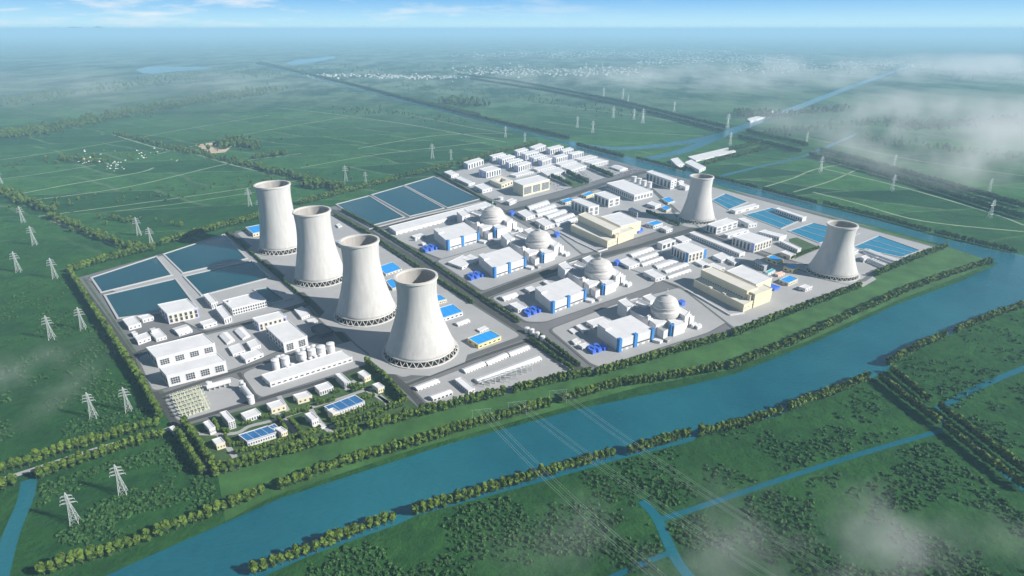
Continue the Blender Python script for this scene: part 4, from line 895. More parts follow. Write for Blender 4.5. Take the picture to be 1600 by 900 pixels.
# switchyard frames
fm = MB()
for sx_ in (-5, 5): fm.bar((sx_, 0, 0), (sx_*.85, 0, 12), .45, 0, 5)
fm.bar((-5.5, 0, 11.5), (5.5, 0, 11.5), .5, 0, 5); fm.bar((-2, 0, 9), (-2, 0, 11.5), .3); fm.bar((2, 0, 9), (2, 0, 11.5), .3)
fme = fm.mesh('switchyard_frame', ['steel'])
for i in range(9):
    for j in range(2):
        p = g(TD, (845+i*33, 705-i*11.5+j*12-2), .7)
        tag(link('switchyard_frame', fme, None, tuple(p), .45), 'small steel frame in the double row before the longest gabled hall', 'frame', 'switchyard frames')
for q in ((970, 692), (1022, 672)):
    p = g(TD, q, .7); tag(link('switchyard_frame', fme, None, tuple(p), .2), 'steel frame standing apart on the bare paving', 'frame', 'switchyard frames apart')
# ribbed long units by the river
def ribbed(T, L, F, R, h, label):
    r = bld('ribbed_unit', label, T, L, F, R, h, win=[], cat='ribbed unit', group='ribbed units near the river corner', rt='gabley')
    root, (f, u, v, H) = r
    a = u.length; b = v.length; n = 6
    mats = [c for c in root.children if c.name.startswith('roof')][0]
    an = math.atan2(v.y, v.x)-math.atan2(u.y, u.x)
    for k in range(n):
        t = (k+.5)/n; mb = MB(); mb.lathe([(a*.30, 0), (a*.30, 3), (a*.1, 4)], 12); mb.obj('roof_fan', 'white', mats, False, (a*.5+cos(an)*b*t, sin(an)*b*t, H-.7-.5))
ribbed(TP, (1035, 500), (1215, 572), (1292, 540), 34, 'white ribbed long unit, upper left one beside the blue pool')
ribbed(TP, (1228, 572), (1410, 638), (1490, 608), 34, 'white ribbed long unit, lower right one beside the blue pool')
ribbed(TP, (1080, 605), (1285, 695), (1350, 668), 36, 'white ribbed long unit in the front row, away from the blue pool')
# gate kiosks on the hedge road
for i, (x, y) in enumerate(((1095, 372), (1125, 382), (1160, 402), (1192, 425))):
    tank('gate_kiosk', '%s round white kiosk in the cluster on the hedge road crossing' % ['first (uphill)', 'second', 'third', 'last (downhill)'][i], 'kiosk', TD, x, y-26, y+4, 15, group='kiosks at the hedge road crossing')

# ---------------------------------------------------------------- trees
def crown(seed, n, R_=4.6, H0=3.0, H1=17.5, q=2.1):
    rnd = random.Random(seed); mb = MB()
    lobes = [(rnd.uniform(-1, 1)*R_*.35, rnd.uniform(-1, 1)*R_*.35, H0+(H1-H0)*rnd.uniform(.15, .9), R_*rnd.uniform(.5, .8)) for _ in range(9)]
    for k in range(n):
        cx, cy, cz, r = rnd.choice(lobes); th = rnd.uniform(0, 2*pi); ph = math.acos(rnd.uniform(-1, 1)); rr = r*rnd.uniform(.55, 1.05)
        d = Vector((sin(ph)*cos(th), sin(ph)*sin(th), cos(ph))); p = Vector((cx, cy, cz))+d*rr
        e_ = sqrt((p.x**2+p.y**2)/(R_*1.05)**2+((p.z-(H0+H1)/2)/((H1-H0)*.56))**2)
        if e_ > 1: p = Vector((p.x/e_, p.y/e_, (H0+H1)/2+(p.z-(H0+H1)/2)/e_))
        if p.z < H0*.7: p.z = H0*.7+rnd.random()*2
        nn = (d+Vector((rnd.uniform(-.6, .6), rnd.uniform(-.6, .6), rnd.uniform(-.3, .6)))).normalized(); a = nn.orthogonal().normalized(); b = nn.cross(a); s = q*rnd.uniform(.6, 1.2)
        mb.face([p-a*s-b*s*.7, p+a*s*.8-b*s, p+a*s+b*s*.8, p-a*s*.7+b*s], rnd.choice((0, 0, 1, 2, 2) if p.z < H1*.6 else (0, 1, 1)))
    return mb
trunkb = MB(); trunkb.lathe([(.6, 0), (.42, 4), (.2, 11)], 7)
for a_ in (0, 2.1, 4.2): trunkb.bar((0, 0, 4.5), (cos(a_)*2.6, sin(a_)*2.6, 9), .18)
trunk_me = trunkb.mesh('trunk', ['bark'])
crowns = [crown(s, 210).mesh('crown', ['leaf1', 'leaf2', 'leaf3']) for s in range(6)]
lowc = []
for s in range(4):
    c = crown(50+s, 46, q=3.4); c.bar((0, 0, 0), (0, 0, 6), .5, 3, 3); lowc.append(c)
TREES = []
def row(T, pts, label, group, h=17., step=None, jit=.5, sc=1.):
    P = [g(T, p, .1) for p in pts]; tot = 0; st = step or h*.50; need = 0.
    for a, b in zip(P[:-1], P[1:]):
        L = (b-a).length; t = need
        while t < L:
            p = a.lerp(b, t/L)+Vector((random.uniform(-jit, jit), random.uniform(-jit, jit), 0))
            TREES.append((scale_at(p)*h, p, h/17.5*random.uniform(.92, 1.08), label, group)); t += st
        need = t-L
nb = 'round tree on the plant side bank of the river'
row(W, [(70, 898), (160, 872), (232, 846)], nb+', left part', 'near bank row, left part')
row(W, [(250, 838), (330, 808), (418, 770)], nb+', beyond the first gap', 'near bank row, second part')
row(W, [(440, 765), (540, 728), (640, 700), (740, 668), (800, 653)], nb+', centre part', 'near bank row, third part')
row(W, [(802, 652), (865, 634)], nb+', short centre stretch', 'near bank row, fourth part')
row(W, [(880, 629), (960, 606), (1040, 594), (1125, 580)], nb+', right of centre', 'near bank row, fifth part')
row(W, [(1142, 577), (1240, 538), (1327, 497)], nb+', right part', 'near bank row, sixth part')
row(W, [(1338, 492), (1420, 455), (1490, 430), (1548, 412)], nb+', at the river bend', 'near bank row, seventh part')
fb_ = 'round tree on the far bank of the river'
for i, (pts, wd) in enumerate(([[(400, 897), (480, 868)], 'first short stretch from the left'], [[(495, 862), (560, 836), (622, 815)], 'second stretch from the left'], [[(650, 806), (750, 775), (850, 746), (960, 715)], 'long third stretch'],
    [[(984, 711), (1075, 684)], 'fourth stretch under the power lines'], [[(1095, 682), (1160, 668), (1217, 649)], 'fifth stretch'], [[(1232, 643), (1300, 618), (1357, 594)], 'sixth stretch near the side canal'],
    [[(1387, 572), (1430, 548), (1477, 528)], 'stretch right of the side canal'], [[(1492, 522), (1550, 498), (1620, 474)], 'last stretch at the right edge'])):
    row(W, pts, fb_+', '+wd, 'far bank row, '+wd)
row(W, [(340, 744), (420, 718), (500, 697)], 'bushy tree in the outer row below the lawn estate, left part', 'outer estate row left')
row(W, [(507, 696), (565, 679)], 'bushy tree in the outer row below the lawn estate, short middle part', 'outer estate row middle')
row(W, [(580, 672), (660, 650), (792, 617)], 'bushy tree in the boundary row below the nearest tower', 'boundary row below the nearest tower')
row(W, [(805, 614), (862, 600), (920, 588)], 'bushy tree in the boundary row below the switchgear hall', 'boundary row below the switchgear hall')
row(W, [(932, 588), (1030, 560), (1130, 532)], 'bushy tree in the boundary row below the lowest unit', 'boundary row below the lowest unit')
row(W, [(1145, 527), (1240, 490), (1345, 450)], 'bushy tree in the boundary row below the lower cream complex', 'boundary row below the cream complex')
row(W, [(1370, 432), (1425, 408), (1478, 388)], 'bushy tree in the boundary row beside the ribbed units', 'boundary row beside the ribbed units')
row(W, [(112, 430), (150, 490), (220, 597)], 'tree in the west boundary row beside the ponds', 'west boundary row upper')
row(W, [(222, 600), (252, 655)], 'tree in the west boundary row above the gatehouse', 'west boundary row lower')
row(W, [(112, 425), (170, 408), (242, 390)], 'tree in the north boundary row at the west corner', 'north boundary row 1', 20)
row(W, [(254, 384), (330, 362), (410, 340)], 'tree in the north boundary row behind the dark ponds', 'north boundary row 2', 20)
row(W, [(470, 320), (550, 300), (627, 280)], 'tree in the north boundary row behind the second tower', 'north boundary row 3', 20)
row(W, [(637, 277), (712, 260)], 'tree in the north boundary row behind the blue ponds', 'north boundary row 4', 20)
row(W, [(718, 257), (780, 240), (839, 226)], 'tree in the north boundary row behind the apartments', 'north boundary row 5', 20)
row(W, [(-5, 742), (55, 726)], 'tree on the uphill side of the entry road, at the left edge', 'entry road row a'); row(W, [(62, 721), (150, 694), (250, 666)], 'tree on the uphill side of the entry road', 'entry road row b')
row(W, [(-5, 770), (30, 757)], 'tree on the downhill side of the entry road, left edge', 'entry road row c'); row(W, [(65, 747), (160, 714), (262, 682)], 'tree on the downhill side of the entry road', 'entry road row d')
row(W, [(280, 684), (300, 716), (320, 747)], 'tree left of the short shaded road below the gatehouse', 'short road row left'); row(W, [(290, 668), (312, 700), (337, 737)], 'tree right of the short shaded road below the gatehouse', 'short road row right')
row(Z7, [(1150, 290), (1230, 355), (1328, 430)], 'tree on the left side of the tree-lined canal, upper stretch', 'side canal left upper', 15)
row(Z7, [(1187, 268), (1295, 358)], 'tree on the right side of the tree-lined canal, upper stretch', 'side canal right upper', 15)
row(Z7, [(1338, 382), (1450, 470), (1620, 600)], 'tree on the right side of the tree-lined canal, lower stretch', 'side canal right lower', 14)
row(Z7, [(1350, 442), (1450, 525), (1610, 645)], 'tree on the left side of the tree-lined canal, lower stretch', 'side canal left lower', 14)
for i, (pts, hh) in enumerate(([[(340, 695), (600, 640), (960, 545)], 12], [[(440, 600), (650, 555), (840, 492)], 9], [[(855, 512), (960, 462)], 12], [[(990, 540), (1220, 480)], 12], [[(1040, 402), (1180, 350), (1330, 295)], 9], [[(1070, 440), (1280, 380), (1490, 290)], 13],
    [[(750, 367), (890, 327)], 9], [[(950, 297), (1050, 267)], 8], [[(370, 492), (400, 552), (490, 547)], 8], [[(1250, 35), (1370, 140), (1490, 275)], 14], [[(1165, 212), (1245, 182)], 8], [[(605, 382), (655, 370)], 7], [[(780, 400), (855, 492)], 9],
    [[(300, 400), (330, 460), (400, 470)], 8], [[(480, 420), (530, 412)], 7], [[(930, 270), (965, 262)], 7], [[(1050, 222), (1090, 212)], 7], [[(1140, 190), (1210, 168)], 8], [[(700, 385), (760, 470)], 9], [[(1230, 268), (1300, 240)], 9])):
    row(TR, pts, 'small clipped tree or shrub in a hedge row on the lawn estate', 'hedge trees of the estate', hh)
# hedges along the diagonal roads
row(W, [(355, 364), (420, 420), (484, 476)], 'dark hedge tree beside the road between ponds and towers', 'hedge by the ponds', 7); row(W, [(523, 337), (575, 366), (655, 420), (740, 476)], 'dark hedge tree on the left side of the hedge road', 'hedge road left', 9, 5.5)
row(W, [(535, 330), (585, 356), (668, 408), (755, 468), (812, 505)], 'dark hedge tree on the right side of the hedge road', 'hedge road right', 9, 5.5); row(W, [(842, 525), (905, 573)], 'dark hedge tree on the hedge road below the kiosks', 'hedge road lower', 9, 5.5); row(W, [(828, 532), (895, 580)], 'dark hedge tree at the lower end of the hedge road', 'hedge road lower left', 9, 5.5)
row(TL, [(880, 580), (1080, 660), (1300, 750)], 'hedge tree in the hedge in front of the far tower', 'far tower hedge', 11, 6); row(TP, [(130, 600), (300, 530), (480, 470)], 'hedge tree left of the right hand tower', 'right tower hedge', 9)
row(TI, [(0, 440), (300, 610), (560, 760), (760, 850)], 'hedge tree along the pond road', 'pond road hedge', 8)
for pts in ([(340, 430), (450, 480), (590, 540)], [(530, 380), (650, 440), (790, 495)], [(830, 310), (960, 370), (1100, 425)]): row(TJ, pts, 'tree between the car parks', 'car park trees', 18)
# far rows
FR = 'distant tree in a long row beyond the plant'
for pts in ([(400, 99), (520, 125), (640, 157), (760, 188), (890, 218)], [(902, 229), (975, 248)], [(995, 249), (1072, 269)], [(1115, 279), (1185, 296)], [(1192, 298), (1277, 320)], [(1287, 320), (1370, 341), (1455, 364)], [(1462, 366), (1587, 396)],
    [(715, 117), (800, 127), (960, 158), (1135, 201)], [(735, 124), (850, 142), (980, 168), (1130, 208)], [(1167, 207), (1262, 229)], [(1155, 216), (1250, 239)], [(1282, 236), (1440, 280), (1600, 326)], [(1265, 244), (1430, 290), (1600, 344)],
    [(1102, 258), (1200, 233)], [(1140, 237), (1192, 224)], [(405, 97), (600, 146), (750, 182)]):
    row(W, pts, FR, 'far rows', 14 if 240 < pts[0][1] and 990 < pts[0][0] and pts[0] not in ((1265, 244), (1102, 258)) else 20, 8)
# scattered bushes, hedgerows and woods in the fields
def scatter(T, pts, n, spread, h, label='field tree', grp='field trees'):
    P = [px(T, p) for p in pts]; seg = [(a, b) for a, b in zip(P[:-1], P[1:])]; rnd = random.Random(int(P[0][0]*7+n))
    for k in range(n):
        a, b = rnd.choice(seg); t = rnd.random(); q = (a[0]+(b[0]-a[0])*t+rnd.gauss(0, spread), a[1]+(b[1]-a[1])*t+rnd.gauss(0, spread*.25)); p = hit(q)
        hh = h*rnd.uniform(.6, 1.3); TREES.append((scale_at(p)*hh*.5, p, hh/17.5, label, grp))
scatter(W, [(0, 214), (60, 205), (180, 182), (320, 155), (430, 140)], 900, 12, 22)
scatter(W, [(175, 208), (250, 228), (320, 244), (400, 262), (450, 275), (530, 296)], 260, 5, 18); scatter(W, [(345, 232), (372, 222), (400, 234)], 110, 8, 26); scatter(W, [(400, 248), (445, 241)], 60, 4, 18)
scatter(W, [(480, 292), (530, 294)], 110, 6, 20); scatter(W, [(0, 298), (40, 318), (80, 330)], 100, 7, 18); scatter(W, [(80, 340), (130, 362), (190, 385), (235, 392)], 130, 5, 16)
scatter(W, [(700, 160), (750, 165)], 110, 9, 34); scatter(W, [(540, 172), (620, 178), (720, 190)], 80, 10, 16); scatter(W, [(100, 250), (170, 255)], 50, 8, 18); scatter(W, [(0, 262), (240, 240), (420, 215)], 90, 20, 14)
scatter(W, [(1145, 178), (1210, 182), (1320, 170)], 180, 9, 28); scatter(W, [(1190, 210), (1330, 195), (1440, 190)], 120, 12, 20); scatter(W, [(1420, 200), (1600, 190)], 260, 14, 22)
scatter(W, [(1340, 215), (1600, 250)], 110, 12, 16); scatter(W, [(600, 130), (800, 150), (1000, 180)], 160, 14, 14); scatter(W, [(0, 330), (300, 300), (600, 260)], 90, 26, 11); scatter(W, [(250, 120), (500, 110), (800, 108), (1200, 105), (1600, 120)], 700, 16, 22)
scatter(W, [(0, 160), (300, 120)], 300, 16, 20); scatter(W, [(300, 350), (150, 340)], 16, 14, 14)
TREES.sort(key=lambda t: -t[0])
IND = [t for t in TREES if t[4] not in ('field trees',)][:300]; ids = set(id(t) for t in IND)
rt_ = random.Random(3)
for s_, p, k, lab, grp in IND:
    o = thing('tree', lab, 'tree', (p.x, p.y, .15), rt_.uniform(0, 6.28), grp); o.scale = (k, k, k*rt_.uniform(.92, 1.1))
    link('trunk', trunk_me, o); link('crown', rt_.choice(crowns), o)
V = []; Fc = []; Mi = []; off = 0
tmpl = []
for c in lowc+[crown(70+s, 120, q=2.5) for s in range(3)]:
    tmpl.append((np.array(c.v), c.f, c.m))
fv = [];
for t in TREES:
    if id(t) in ids: continue
    s_, p, k, lab, grp = t
    v, f, m = tmpl[rt_.randrange(4, 7)] if s_ > 9 else tmpl[rt_.randrange(4)]
    a = rt_.uniform(0, 6.28); R2 = np.array([[cos(a), sin(a), 0], [-sin(a), cos(a), 0], [0, 0, 1]])
    V.append(v@R2*k+np.array([p.x, p.y, .1])); Fc += [tuple(i+off for i in q) for q in f]; Mi += m; off += len(v)
me = bpy.data.meshes.new('further_trees'); me.from_pydata(np.concatenate(V).tolist(), [], Fc)
for m in ('leaf1', 'leaf2', 'leaf3', 'bark'): me.materials.append(M[m])
me.polygons.foreach_set('material_index', Mi); me.update()
stuff(link('further_trees', me)); print('trees', len(TREES), 'faces', len(Fc))

# low scrub covering the meadows below the river and left of the plant
def scrub(areas):
    V = []; Fc = []; Mi = []; off = 0; rnd = random.Random(21)
    tm = [crown(90+i, 9, R_=3.8, H0=.3, H1=2.2, q=1.3) for i in range(4)]; tm = [(np.array(c.v), c.f, c.m) for c in tm]
    from mathutils import noise as mn
    for (x0, y0, x1, y1, n, cond) in areas:
        k = 0
        while k < n:
            q = (rnd.uniform(x0, x1), rnd.uniform(y0, y1)); k += 1
            if not cond(q): continue
            p = hit(q)
            if mn.noise(Vector((p.x/70, p.y/70, 0)))+.35*mn.noise(Vector((p.x/22, p.y/22, 5))) < -.02+rnd.uniform(-.12, .12): continue
            v, f, m = rnd.choice(tm); a = rnd.uniform(0, 6.28); sc = rnd.uniform(.45, 1.15); R2 = np.array([[cos(a), sin(a), 0], [-sin(a), cos(a), 0], [0, 0, 1]])
            V.append(v@R2*sc+np.array([p.x, p.y, 0])); Fc += [tuple(i+off for i in z) for z in f]; Mi += [2 if mm_ != 1 else 0 for mm_ in m]; off += len(v)
    me = bpy.data.meshes.new('scrub'); me.from_pydata(np.concatenate(V).tolist(), [], Fc)
    for m in ('scrub1', 'scrub1', 'scrub2'): me.materials.append(M[m])
    me.polygons.foreach_set('material_index', Mi); me.update(); stuff(link('scrub', me))
mat('scrub1', (.036, .105, .020), .95); mat('scrub2', (.024, .078, .016), .95)
def under(P, q):      # below a polyline given in pixels
    for a, b in zip(P[:-1], P[1:]):
        if a[0] <= q[0] <= b[0]: return q[1] > a[1]+(b[1]-a[1])*(q[0]-a[0])/(b[0]-a[0])
    return False
LB = [(360, 935), (480, 876), (650, 812), (960, 726), (1100, 682), (1230, 646), (1385, 590), (1400, 568), (1480, 531), (1610, 482)]
NBK = [(-10, 780), (270, 692), (335, 752), (336, 900)]
def lower(q):
    if not under(LB, q): return False
    if abs((q[0]-1385)*.63-(q[1]-590)*.78) < 30: return False
    for (ax, ay, bx, by) in ((1035, 811, 1473, 672), (1473, 672, 1610, 567), (1002, 782, 1085, 905)):
        t = max(0, min(1, ((q[0]-ax)*(bx-ax)+(q[1]-ay)*(by-ay))/((bx-ax)**2+(by-ay)**2))); dx, dy = q[0]-ax-t*(bx-ax), q[1]-ay-t*(by-ay)
        if dx*dx+dy*dy < 130: return False
    return True
scrub([(480, 480, 1610, 905, 17000, lower), (60, 690, 336, 850, 2600, lambda q: under(NBK, q) and q[1] < 885-q[0]*.25 and q[0] > 58), (0, 440, 240, 700, 3000, lambda q: q[1] > 430+ (q[0]-105)*1.45 and q[1] < 735-q[0]*.3)])

# ---------------------------------------------------------------- pylons and power lines
def pylon_mesh():
    mb = MB(); r = .32
    def sq(w_, z): return [Vector((x*w_, y*w_, z)) for x, y in ((1, 1), (-1, 1), (-1, -1), (1, -1))]
    lv = [(5.0, 0), (3.9, 9), (2.9, 18), (1.9, 27), (1.3, 34), (1.0, 45), (.3, 50)]
    for (w0, z0), (w1, z1) in zip(lv[:-1], lv[1:]):
        A, B_ = sq(w0, z0), sq(w1, z1)
        for i in range(4):
            j = (i+1) % 4; mb.bar(A[i], B_[i], r); mb.bar(A[i], B_[j], r*.6, n=3); mb.bar(A[j], B_[i], r*.6, n=3); mb.bar(B_[i], B_[j], r*.6, n=3)
    ar = MB()
    for z, w_ in ((33, 9.5), (38.5, 8), (44, 6.5)):
        for s_ in (-1, 1):
            for y in (-.8, .8): ar.bar((0, y, z), (s_*w_, 0, z+.4), r*.8); ar.bar((0, y, z+2.4), (s_*w_, 0, z+.5), r*.6)
            ar.bar((s_*w_, 0, z+.3), (s_*w_, 0, z-2.2), .25)
            for q in (.35, .65): ar.bar((s_*w_*q, -.6, z), (s_*w_*q, 0, z+2.3*(1-q)+.5), r*.5, n=3)
    return mb.mesh('lattice_tower', ['steel']), ar.mesh('crossarms', ['steel'])
pyt, pya = pylon_mesh()
PY = [(82, 530, 37, 'pylon left of the west boundary trees, outer one of the upper pair'), (131, 515, 35, 'pylon right beside the west boundary trees, inner one of the upper pair'),
 (147, 653, 40, 'pylon uphill of the entry road, outer one of the pair'), (202, 643, 38, 'pylon uphill of the entry road, inner one near the gatehouse'),
 (118, 817, 47, 'largest pylon, lowest at the left below the entry road'), (193, 772, 46, 'large pylon below the entry road, right one of the pair'),
 (37, 348, 26, 'pylon at the left edge beside the dirt track'), (55, 383, 30, 'pylon left of the dirt track, slightly nearer than its neighbour'), (30, 425, 32, 'pylon at the left edge level with the west corner of the plant'),
 (87, 435, 32, 'pylon just left of the west corner of the plant'), (391, 322, 28, 'pylon left of the farthest left cooling tower, uphill one'), (407, 335, 24, 'pylon closest to the farthest left cooling tower'),
 (218, 368, 29, 'pylon behind the dark ponds, left one of the pair'), (238, 384, 29, 'pylon behind the dark ponds touching the boundary trees'), (541, 283, 25, 'pylon behind the second cooling tower, left one of the pair'),
 (572, 287, 19, 'pylon behind the boundary trees between tower and blue ponds'), (676, 248, 24, 'pylon above the blue ponds, left one of the pair'), (705, 250, 17, 'pylon above the blue ponds, right one of the pair'),
 (790, 215, 18, 'pylon above the apartments, left one'), (820, 222, 15, 'pylon above the apartments, right one close to the trees'), (2, 287, 22, 'pylon cut by the left edge of the view'),
 (902, 200, 19, 'pylon above the canal, left one of the nearer pair'), (926, 208, 20, 'pylon above the canal, right one of the nearer pair'), (958, 185, 20, 'pylon between the canal and the double tree rows'),
 (990, 187, 18, 'pylon right behind the nearer of the double tree rows'), (1004, 193, 24, 'tall pylon in front of the double tree rows'), (943, 153, 17, 'small pylon beyond the double tree rows, leftmost'), (973, 155, 17, 'small pylon beyond the double tree rows, second'),
 (981, 162, 14, 'smallest pylon at the double tree rows'), (1053, 175, 17, 'pylon beyond the double rows, right of the group'), (1136, 202, 25, 'pylon beside the crossing of canal and tree rows, uphill'), (1140, 228, 22, 'pylon beside the crossing of canal and tree rows, nearer'),
 (1259, 227, 21, 'pylon at the gap in the double tree rows'), (1281, 270, 26, 'pylon alone in the bright green field behind the pools'), (1395, 265, 24, 'pylon beyond the double rows on the right, in line with the nearer one'), (1393, 299, 27, 'pylon on a dark patch inside the double rows'),
 (1544, 302, 24, 'pylon beyond the double rows at the right edge'), (1546, 340, 29, 'pylon in the green field at the right edge'), (916, 108, 20, 'faint far pylon near the haze, left'), (941, 108, 20, 'faint far pylon near the haze, right')]
for x, y, h, lab in PY:
    b = hit((x, y)); H = zat(b.y, y-h); k = min(H, 95)/50.
    o = thing('pylon', 'white lattice '+lab, 'pylon', (b.x, b.y, 0), .35, 'transmission pylons'); o.scale = (k,)*3
    link('lattice_tower', pyt, o); link('crossarms', pya, o)
mat('wire', (.42, .47, .46), .5)
for bi, (x0, y0, x1, y1) in enumerate(((752, 640, 1052, 920), (808, 628, 1232, 920), (872, 610, 1345, 920))):
    for i in range(4):
        off_ = (-9, -5, 5, 9)[i]; A = hit((x0+off_*.9, y0), 24); B_ = hit((x1+off_*1.5, y1), 30); mb = MB(); n = 14
        pts = []
        for k in range(n+1):
            t = k/n; p = A.lerp(B_, t); p.z -= 9*4*t*(1-t); pts.append(p-A)
        for a, b in zip(pts[:-1], pts[1:]): mb.bar(a, b, .085, 0, 3)
        tag(mb.obj('power_line', 'wire', None, False, tuple(A)), 'thin pale cable in the %s of the three bundles crossing the river' % ('left', 'middle', 'right')[bi], 'power line', '%s cable bundle over the river' % ('left', 'middle', 'right')[bi])
    # terminal gantry of each bundle
    c = hit((x0, y0), 24); gm_ = MB()
    for s_ in (-14, 14): gm_.bar((s_, -2, -24), (s_*.9, 0, 1), .14); gm_.bar((s_, 2, -24), (s_*.9, 0, 1), .14)
    gm_.bar((-15, 0, .5), (15, 0, .5), .14); tag(gm_.obj('line_gantry', 'grey', None, False, tuple(c), .2), 'steel gantry on the green bank that carries the %s cable bundle' % ('left', 'middle', 'right')[bi], 'gantry')

# ---------------------------------------------------------------- cars, far houses, birds
cb = MB(); cb.hexa([(-2.3, -.9, .35), (2.3, -.9, .35), (2.3, .9, .35), (-2.3, .9, .35)], [(-2.3, -.9, .95), (2.2, -.9, .9), (2.2, .9, .9), (-2.3, .9, .95)])
cb.hexa([(-1.6, -.85, .95), (1.1, -.85, .95), (1.1, .85, .95), (-1.6, .85, .95)], [(-1.2, -.7, 1.5), (.5, -.7, 1.5), (.5, .7, 1.5), (-1.2, .7, 1.5)], 1, 0)
for x in (-1.4, 1.4):
    for y in (-.95, .75): cb.box(x-.35, y, 0, x+.35, y+.2, .7, 1)
mat('red', (.45, .05, .04), .4); mat('silver', (.45, .47, .5), .35)
cms = [cb.mesh('car', [c, 'glass']) for c in ('white', 'silver', 'dark', 'white', 'container', 'red')]
cn = ['white', 'silver grey', 'dark', 'white', 'blue', 'red']; rc = random.Random(5)
for (q0, q1, q2, nx, ny, where) in (((590, 350), (720, 345), (870, 490), 5, 13, 'middle car park below the low halls'), ((880, 290), (1040, 290), (1180, 400), 5, 10, 'far car park by the hipped canteen'), ((320, 500), (400, 490), (470, 560), 4, 5, 'small car park beside the cream conference building'), ((1200, 360), (1380, 310), (1440, 345), 9, 3, 'car park strip by the dark road near the canal')):
    for i in range(nx):
        for j in range(ny):
            if rc.random() < .12: continue
            x = q0[0]+(q1[0]-q0[0])*i/(nx-1)+(q2[0]-q1[0])*j/(ny-1); y = q0[1]+(q1[1]-q0[1])*i/(nx-1)+(q2[1]-q1[1])*j/(ny-1); p = g(TJ, (x, y)); c = rc.randrange(6)
            o = link('parked_car', cms[c], None, (p.x, p.y, .75), rc.choice((.9, .95, 1.0))); o.scale = (1.5,)*3; tag(o, '%s car parked in the %s' % (cn[c], where), 'car', '%s cars in the %s' % (cn[c], where))
hb = MB(); hb.box(-8, -5, 0, 8, 5, 7); hb.hexa([(-8.5, -5.5, 7), (8.5, -5.5, 7), (8.5, 5.5, 7), (-8.5, 5.5, 7)], [(-8.5, -.2, 11), (8.5, -.2, 11), (8.5, .2, 11), (-8.5, .2, 11)], 1)
mat('farwall', (.50, .50, .50), .8); mat('farroof', (.30, .27, .26), .8); mat('birdwhite', (.8, .8, .8), .8)
hme = [hb.mesh('house', ['farwall', 'farroof']), hb.mesh('house', ['farwall', 'white'])]
rh = random.Random(11); HS = []
for (x0, y0, x1, y1, n, dy) in ((480, 118, 720, 122, 200, 3.5), (720, 112, 1000, 112, 330, 8), (850, 86, 1150, 80, 420, 6), (880, 70, 1010, 69, 90, 3), (1150, 108, 1400, 100, 260, 8), (1400, 100, 1600, 112, 160, 6), (1000, 96, 1250, 90, 320, 7), (700, 88, 900, 80, 160, 5), (1050, 64, 1600, 70, 160, 4), (60, 160, 90, 165, 0, 3)):
    for k in range(n):
        t = rh.random(); HS.append(hit((x0+(x1-x0)*t+rh.gauss(0, 8), y0+(y1-y0)*t+rh.gauss(0, dy*.5))))
HS.sort(key=lambda p: p.y); mbf = MB()
for i, p in enumerate(HS):
    a = rh.choice((.4, 1.97))+rh.uniform(-.2, .2); k = rh.uniform(.8, 1.7)
    if i < 280:
        o = link('farmhouse', hme[rh.randrange(2)], None, (p.x, p.y, 0), a); o.scale = (k, k, k*.8); tag(o, 'tiny pale house in the scattered villages far beyond the plant', 'house', 'houses of the far villages')
    else:
        c_, s_ = cos(a)*8*k, sin(a)*8*k; w_ = 5*k; q = [(p.x-c_+s_*.6, p.y-s_-c_*.6, 0), (p.x+c_+s_*.6, p.y+s_-c_*.6, 0), (p.x+c_-s_*.6, p.y+s_+c_*.6, 0), (p.x-c_-s_*.6, p.y-s_+c_*.6, 0)]
        mbf.hexa(q, [(x, y, 8*k) for x, y, z in q], 0, 1)
stuff(mbf.obj('far_town', ['farwall', 'farroof']))
many(Z5, [('farm_hall', 'white hall behind the canal, left one of the two', (495, 498), (515, 518), (540, 512), 8), ('farm_hall', 'white hall behind the far tower rim, right one of the two', (540, 508), (585, 532), (606, 522), 9),
 ('greenhouse', 'long pale glasshouse roof between the short tree rows beyond the canal', (550, 490), (575, 502), (700, 472), 4),
 ('farm_hall', 'pale low hall beside the far canal crossing', (735, 372), (745, 380), (830, 352), 4)])
bm_ = MB(); bm_.bar((-.5, 0, 0), (.55, 0, .05), .12, 0, 5); 
bm_.face([(-.2, 0, .05), (.25, 0, .05), (.1, .75, .28), (-.25, .7, .26)]); bm_.face([(-.25, -.7, .26), (.1, -.75, .28), (.25, 0, .05), (-.2, 0, .05)]); bm_.face([(.5, .06, .05), (.5, -.06, .05), (.75, 0, .02)]); bm_.face([(-.5, 0, 0), (-.85, -.16, 0), (-.85, .16, 0)])
bme = bm_.mesh('bird', ['birdwhite']); rb_ = random.Random(9)
for (cx, cy, sx_, sy_, n) in ((178, 258, 16, 8, 26), (135, 252, 12, 6, 10), (225, 242, 16, 5, 12), (275, 250, 5, 3, 3), (150, 236, 18, 4, 5)):
    for k in range(n):
        q = (rb_.gauss(cx, sx_*.7), rb_.gauss(cy, sy_*.7)); p0 = Vector((0, 0, CH)); d = (hit(q)-p0).normalized(); p = p0+d*rb_.uniform(420, 560)
        o = link('bird', bme, None, tuple(p), rb_.uniform(0, 6.28)); o.scale = (.95,)*3; o.rotation_euler = (rb_.uniform(-.4, .4), rb_.uniform(-.2, .2), rb_.uniform(0, 6.28))
        tag(o, 'white bird in the loose flock flying over the fields on the left', 'bird', 'flock of white birds')

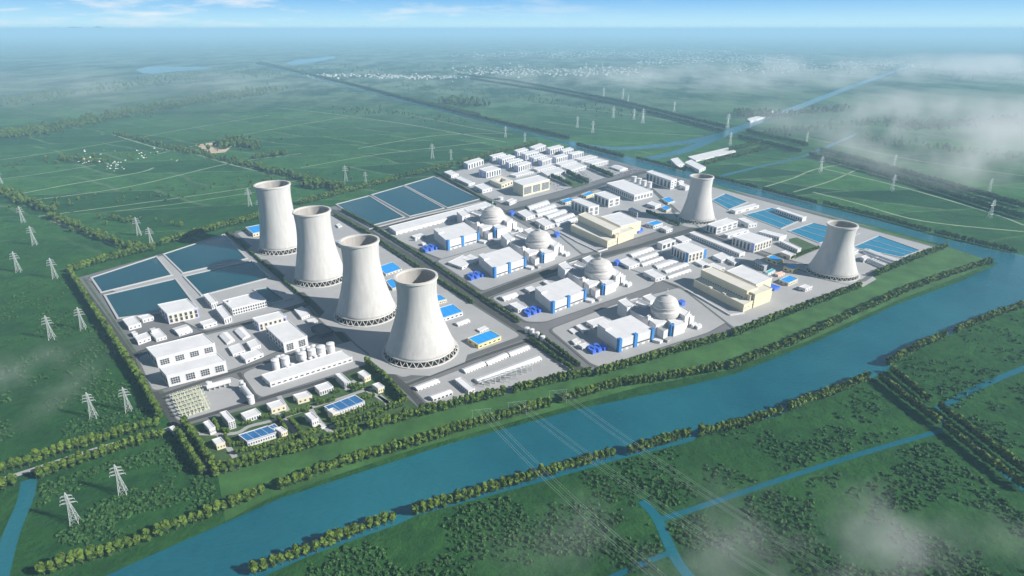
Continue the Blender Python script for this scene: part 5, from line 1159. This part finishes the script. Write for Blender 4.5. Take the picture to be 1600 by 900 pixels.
# ---------------------------------------------------------------- air: haze box and mist banks
def vol_material(name, dens, col, noise=None):
    m = bpy.data.materials.new(name); m.use_nodes = True; t = m.node_tree; t.nodes.clear()
    o = t.nodes.new('ShaderNodeOutputMaterial'); v = t.nodes.new('ShaderNodeVolumePrincipled'); t.links.new(v.outputs[0], o.inputs['Volume'])
    v.inputs['Color'].default_value = (*col, 1); v.inputs['Density'].default_value = dens
    if noise:
        tcn = t.nodes.new('ShaderNodeTexCoord'); n = t.nodes.new('ShaderNodeTexNoise'); n.inputs['Scale'].default_value = noise; n.inputs['Detail'].default_value = 4; n.inputs['Roughness'].default_value = .6
        ge = t.nodes.new('ShaderNodeNewGeometry'); t.links.new(ge.outputs['Position'], n.inputs['Vector'])
        ln = t.nodes.new('ShaderNodeVectorMath'); ln.operation = 'LENGTH'; t.links.new(tcn.outputs['Object'], ln.inputs[0])
        mrn = t.nodes.new('ShaderNodeMapRange'); mrn.inputs[1].default_value = 1; mrn.inputs[2].default_value = .2; t.links.new(ln.outputs['Value'], mrn.inputs[0])
        r = t.nodes.new('ShaderNodeMapRange'); r.inputs[1].default_value = .49; r.inputs[2].default_value = .74; t.links.new(n.outputs['Fac'], r.inputs[0])
        a = t.nodes.new('ShaderNodeMath'); a.operation = 'MULTIPLY'; t.links.new(mrn.outputs[0], a.inputs[0]); t.links.new(r.outputs[0], a.inputs[1])
        b = t.nodes.new('ShaderNodeMath'); b.operation = 'MULTIPLY'; b.inputs[1].default_value = dens; t.links.new(a.outputs[0], b.inputs[0]); t.links.new(b.outputs[0], v.inputs['Density'])
    M[name] = m; return m
vol_material('haze', 0.70e-4, (.46, .77, 1.0))
hz = MB(); hz.box(-170000, -4000, -1, 170000, 168000, 560); o = hz.obj('haze', 'haze'); o['kind'] = 'stuff'
def mist(pxy, z, rx, ry, rz_, dens, nscale, rot=0):
    c = hit(pxy, z); mb = MB(); prof = [(max(.01, sin(pi*i/10)), -cos(pi*i/10)) for i in range(11)]; mb.lathe(prof, 20); mb.face([(prof[0][0]*cos(-2*pi*k/20), prof[0][0]*sin(-2*pi*k/20), -1) for k in range(20)]); mb.disc(prof[-1][0], 1, 20)
    nm = 'mist%d' % len(M); vol_material(nm, dens, (.99, .99, 1.0), nscale)
    o = mb.obj('mist_bank', nm, None, True, tuple(c), rot); o.scale = (rx, ry, rz_); o['kind'] = 'stuff'
MIST = True
if MIST:
    mist((1180, 870), 60, 300, 130, 50, .0060, .011)
    mist((1500, 870), 60, 200, 110, 50, .006, .011)
    mist((0, 600), 60, 130, 180, 50, .008, .010)
    mist((1570, 235), 120, 900, 520, 110, .0058, .0048, .3)
    mist((1470, 185), 140, 1000, 900, 130, .0050, .0026, .5)
    mist((1080, 122), 120, 2200, 900, 110, .0030, .0020)
    mist((1500, 105), 150, 3800, 1500, 140, .0036, .0013)
    mist((130, 140), 150, 1800, 1300, 140, .0008, .0014)
S.cycles.volume_bounces = 1
S.cycles.volume_max_steps = 64
S.cycles.use_denoising = True
S.cycles.denoiser = 'OPENIMAGEDENOISE'; S.cycles.denoising_prefilter = 'ACCURATE'
